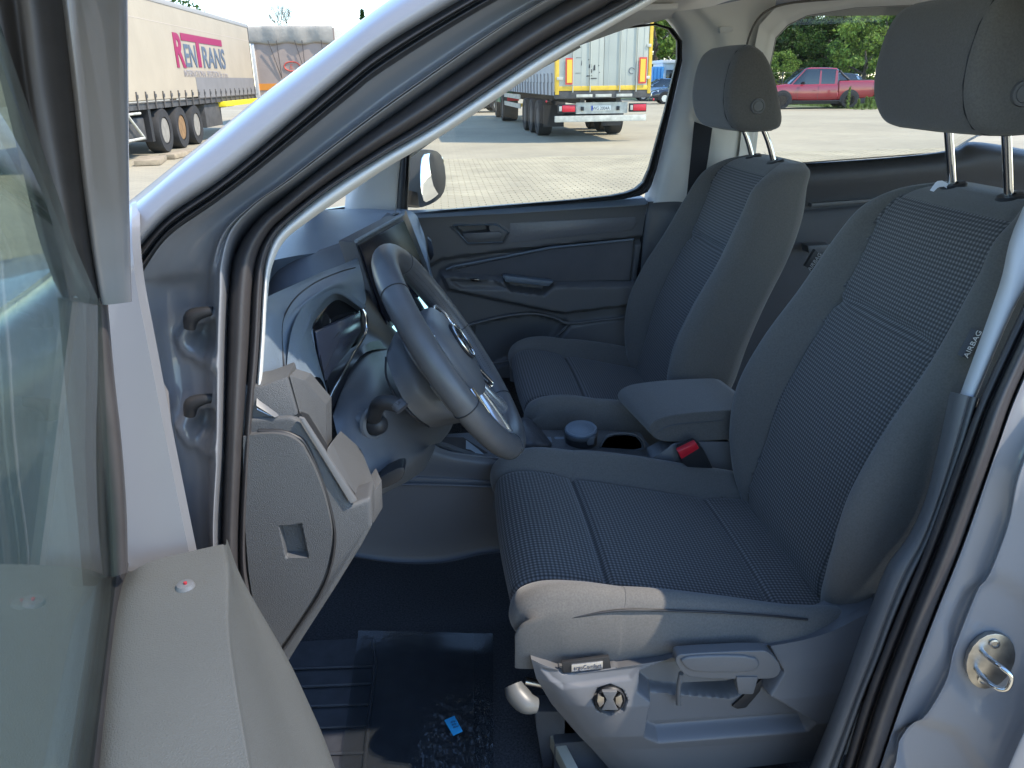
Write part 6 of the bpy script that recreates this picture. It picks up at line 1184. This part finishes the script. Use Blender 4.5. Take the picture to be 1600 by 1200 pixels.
T_ = [("dense_tree", "a", 1200, 58, "dark tree at the left edge of the wood behind the pickup", 1.3), ("dense_tree", "b", 1262, 60, "tall dark tree over the pickup's cab", 1.37), ("dense_tree", "a", 1330, 58, "dark tree right behind the pickup's cargo bed", 1.37),
      ("dense_tree", "b", 1400, 60, "tall dark tree behind the driver's headrest", 1.3), ("leafy_tree", "c", 1375, 50, "sunlit mid green tree left of the driver's headrest", .85), ("leafy_tree", "c", 1290, 53, "mid green bushy tree above the pickup's roof", .62),
      ("leafy_tree", "d", 1222, 50, "low light green bush left of the pickup's windscreen", .55), ("leafy_tree", "d", 1352, 47, "bright green young tree right of the pickup's cab", .95), ("leafy_tree", "c", 1450, 52, "green tree hidden mostly by the driver's headrest", .9),
      ("dense_tree", "a", 1500, 62, "dark tree behind the headrest at the right", 1.3), ("leafy_tree", "c", 1232, 56, "mid green tree left of centre in the rear window", .8), ("leafy_tree", "c", 1318, 55, "mid green tree above the pickup's rear window", .75),
      ("leafy_tree", "d", 1022, 74, "light green tree rising above the blue cabin", 1.9), ("leafy_tree", "c", 1052, 80, "paler tree right of the blue cabin at the window edge", 1.4), ("leafy_tree", "c", 1000, 90, "green tree hidden behind the lorry's right corner", 1.3),
      ("dense_tree", "b", 1080, 90, "dark tall tree behind the far middle pillar", 1.2), ("leafy_tree", "c", 262, 62, "green treetop peeping over the cream trailer's roof", 1.12), ("leafy_tree", "c", 770, 95, "distant green tree above the dark suv", .7), ("leafy_tree", "c", 735, 95, "distant low green tree left of the dark suv", .55),
      ("dense_tree", "a", 1560, 60, "dark tree at the far right behind the headrest", 1.3)]
for i, (nm, k, px, Y, lb_, s) in enumerate(T_): tree(nm, k, at(px, Y), Y, lb_, s, i*1.3, group="trees round the yard")
# bare tree and conifer top on the left
bt = empty("bare_tree", (at(462, 75), 75, 0), "leafless fine-twigged tree standing far beyond the trailers", "tree")
def twigs():
    vs = []; fs = []; r = random.Random(4)
    def br(p, d, l, rad, n):
        q = p+d*l; s = d.cross(Vector((0, 1, 0))).normalized()*rad; s2 = d.cross(s).normalized()*rad; k = len(vs)
        vs.extend([p-s, p+s, p+s2*1.2, q-s*.7, q+s*.7, q+s2*.7]); fs.extend([(k, k+1, k+4, k+3), (k+1, k+2, k+5, k+4), (k+2, k, k+3, k+5)])
        if n:
            for _ in range(3): br(q, (d+Vector((r.uniform(-.75, .75), r.uniform(-.5, .5), r.uniform(-.15, .45)))).normalized(), l*r.uniform(.66, .92), rad*.62, n-1)
    br(Vector((at(462, 75), 75, 2.6)), Vector((0, 0, 1)), 1.5, .08, 6); return vs, fs
v, f = twigs(); mesh("branches", v, f, BARK, bt); tube("trunk", [(at(462, 75), 75, 0), (at(462, 75), 75, 2.7)], [.16, .11], BARK, bt, n=8, sub=1)
cf = empty("conifer", (at(572, 80), 80, 0), "dark conifer tip showing beside the van's front pillar", "tree"); r = np.random.default_rng(3); vs = []; fs = []
for k in range(2600):
    t = r.uniform(0, 1); z = 1.5+6.2*t; rad = (1-t)*2.0*(.6+.4*abs(math.sin(z*4.2)))*r.uniform(.2, 1); a = r.uniform(0, 6.28); q = np.array([at(572, 80)+rad*math.cos(a), 80+rad*math.sin(a), z-rad*.2]); d = r.normal(size=3)*.13; e = r.normal(size=3)*.06; m_ = len(vs)
    vs += [q-d, q+e, q+d, q-e]; fs.append((m_, m_+1, m_+2, m_+3))
mesh("crown", vs, fs, LD, cf); tube("trunk", [(at(572, 80), 80, 0), (at(572, 80), 80, 7.2)], [.18, .03], BARK, cf, n=8, sub=1)
# grass verge with tall weeds in front of the pickup's rear wheel, wire fence behind
GRS = leafmat("verge_grass", (.13, .19, .04), .5); vs = []; fs = []; r = np.random.default_rng(5)
for k in range(9000):
    x, y = r.uniform(20.0, 34), r.uniform(36.6, 46); 
    if y < 36.9+.35*(x-20)*.3: y += 1.0
    h = r.uniform(.04, .16)*(1+1.2*(abs(x-24.7) < .9)); 
    if x < 22.5 and y < 39: h *= .5
    a = r.uniform(0, 6.28); w_ = .02; m_ = len(vs); vs += [(x-w_*math.cos(a), y-w_*math.sin(a), -.01), (x+w_*math.cos(a), y+w_*math.sin(a), -.01), (x+r.uniform(-.05, .05), y+r.uniform(-.05, .05), h)]; fs.append((m_, m_+1, m_+2))
tag(mesh("grass", vs, fs, GRS), "sunlit grass verge under and behind the red pickup", "grass", kind="stuff")
tag(mesh("verge", [(19.5, 38.6, 0.0), (35, 37.4, 0.0), (60, 40, 0), (60, 75, 0), (12, 75, 0), (17, 47, 0)], [(0, 1, 2, 3, 4, 5)], mat("verge_soil", (.10, .12, .045), .95, vary=.3, noise=1.5)), kind="structure")
for k, (px, h) in enumerate(((1333, 1.0), (1362, .55), (1370, .5), (1350, .45))):
    x = at(px, 37.2); vs = []; fs = []; r = np.random.default_rng(k)
    for j in range(120):
        z = r.uniform(.05, h); a = r.uniform(0, 6.28); rr_ = .11*(1-.5*z/h); m_ = len(vs); q = np.array([x+rr_*math.cos(a), 37.2+rr_*math.sin(a), z]); vs += [(x, 37.2, z-.03), q+[.02, 0, .03], q+[0, .02, .06], (x, 37.2, z+.01)]; fs.append((m_, m_+1, m_+2, m_+3))
    o = mesh("tall_weed", vs, fs, GRS); rebase(o, (x, 37.2, 0)); tag(o, ("tallest weed standing before the pickup's rear wheel", "low weed clump near the headrest edge", "weed clump touching the headrest edge", "small weed between the tall weed and headrest")[k], "weed", "weeds on the verge")
fe = empty("wire_fence", (at(1280, 48), 48, 0), "thin dark wire fence running behind the red pickup", "fence")
for k, px in enumerate((1190, 1225, 1262, 1300, 1338, 1362, 1400)): tube("fence_post", [(at(px, 48), 48, 0), (at(px, 48), 48, 1.75)], .035, CH, fe, n=8, sub=1)
for z in (.5, 1.1, 1.7): tube("fence_wire", [(at(1185, 48), 48, z), (at(1440, 48), 48, z)], .012, CH, fe, n=5, sub=1)
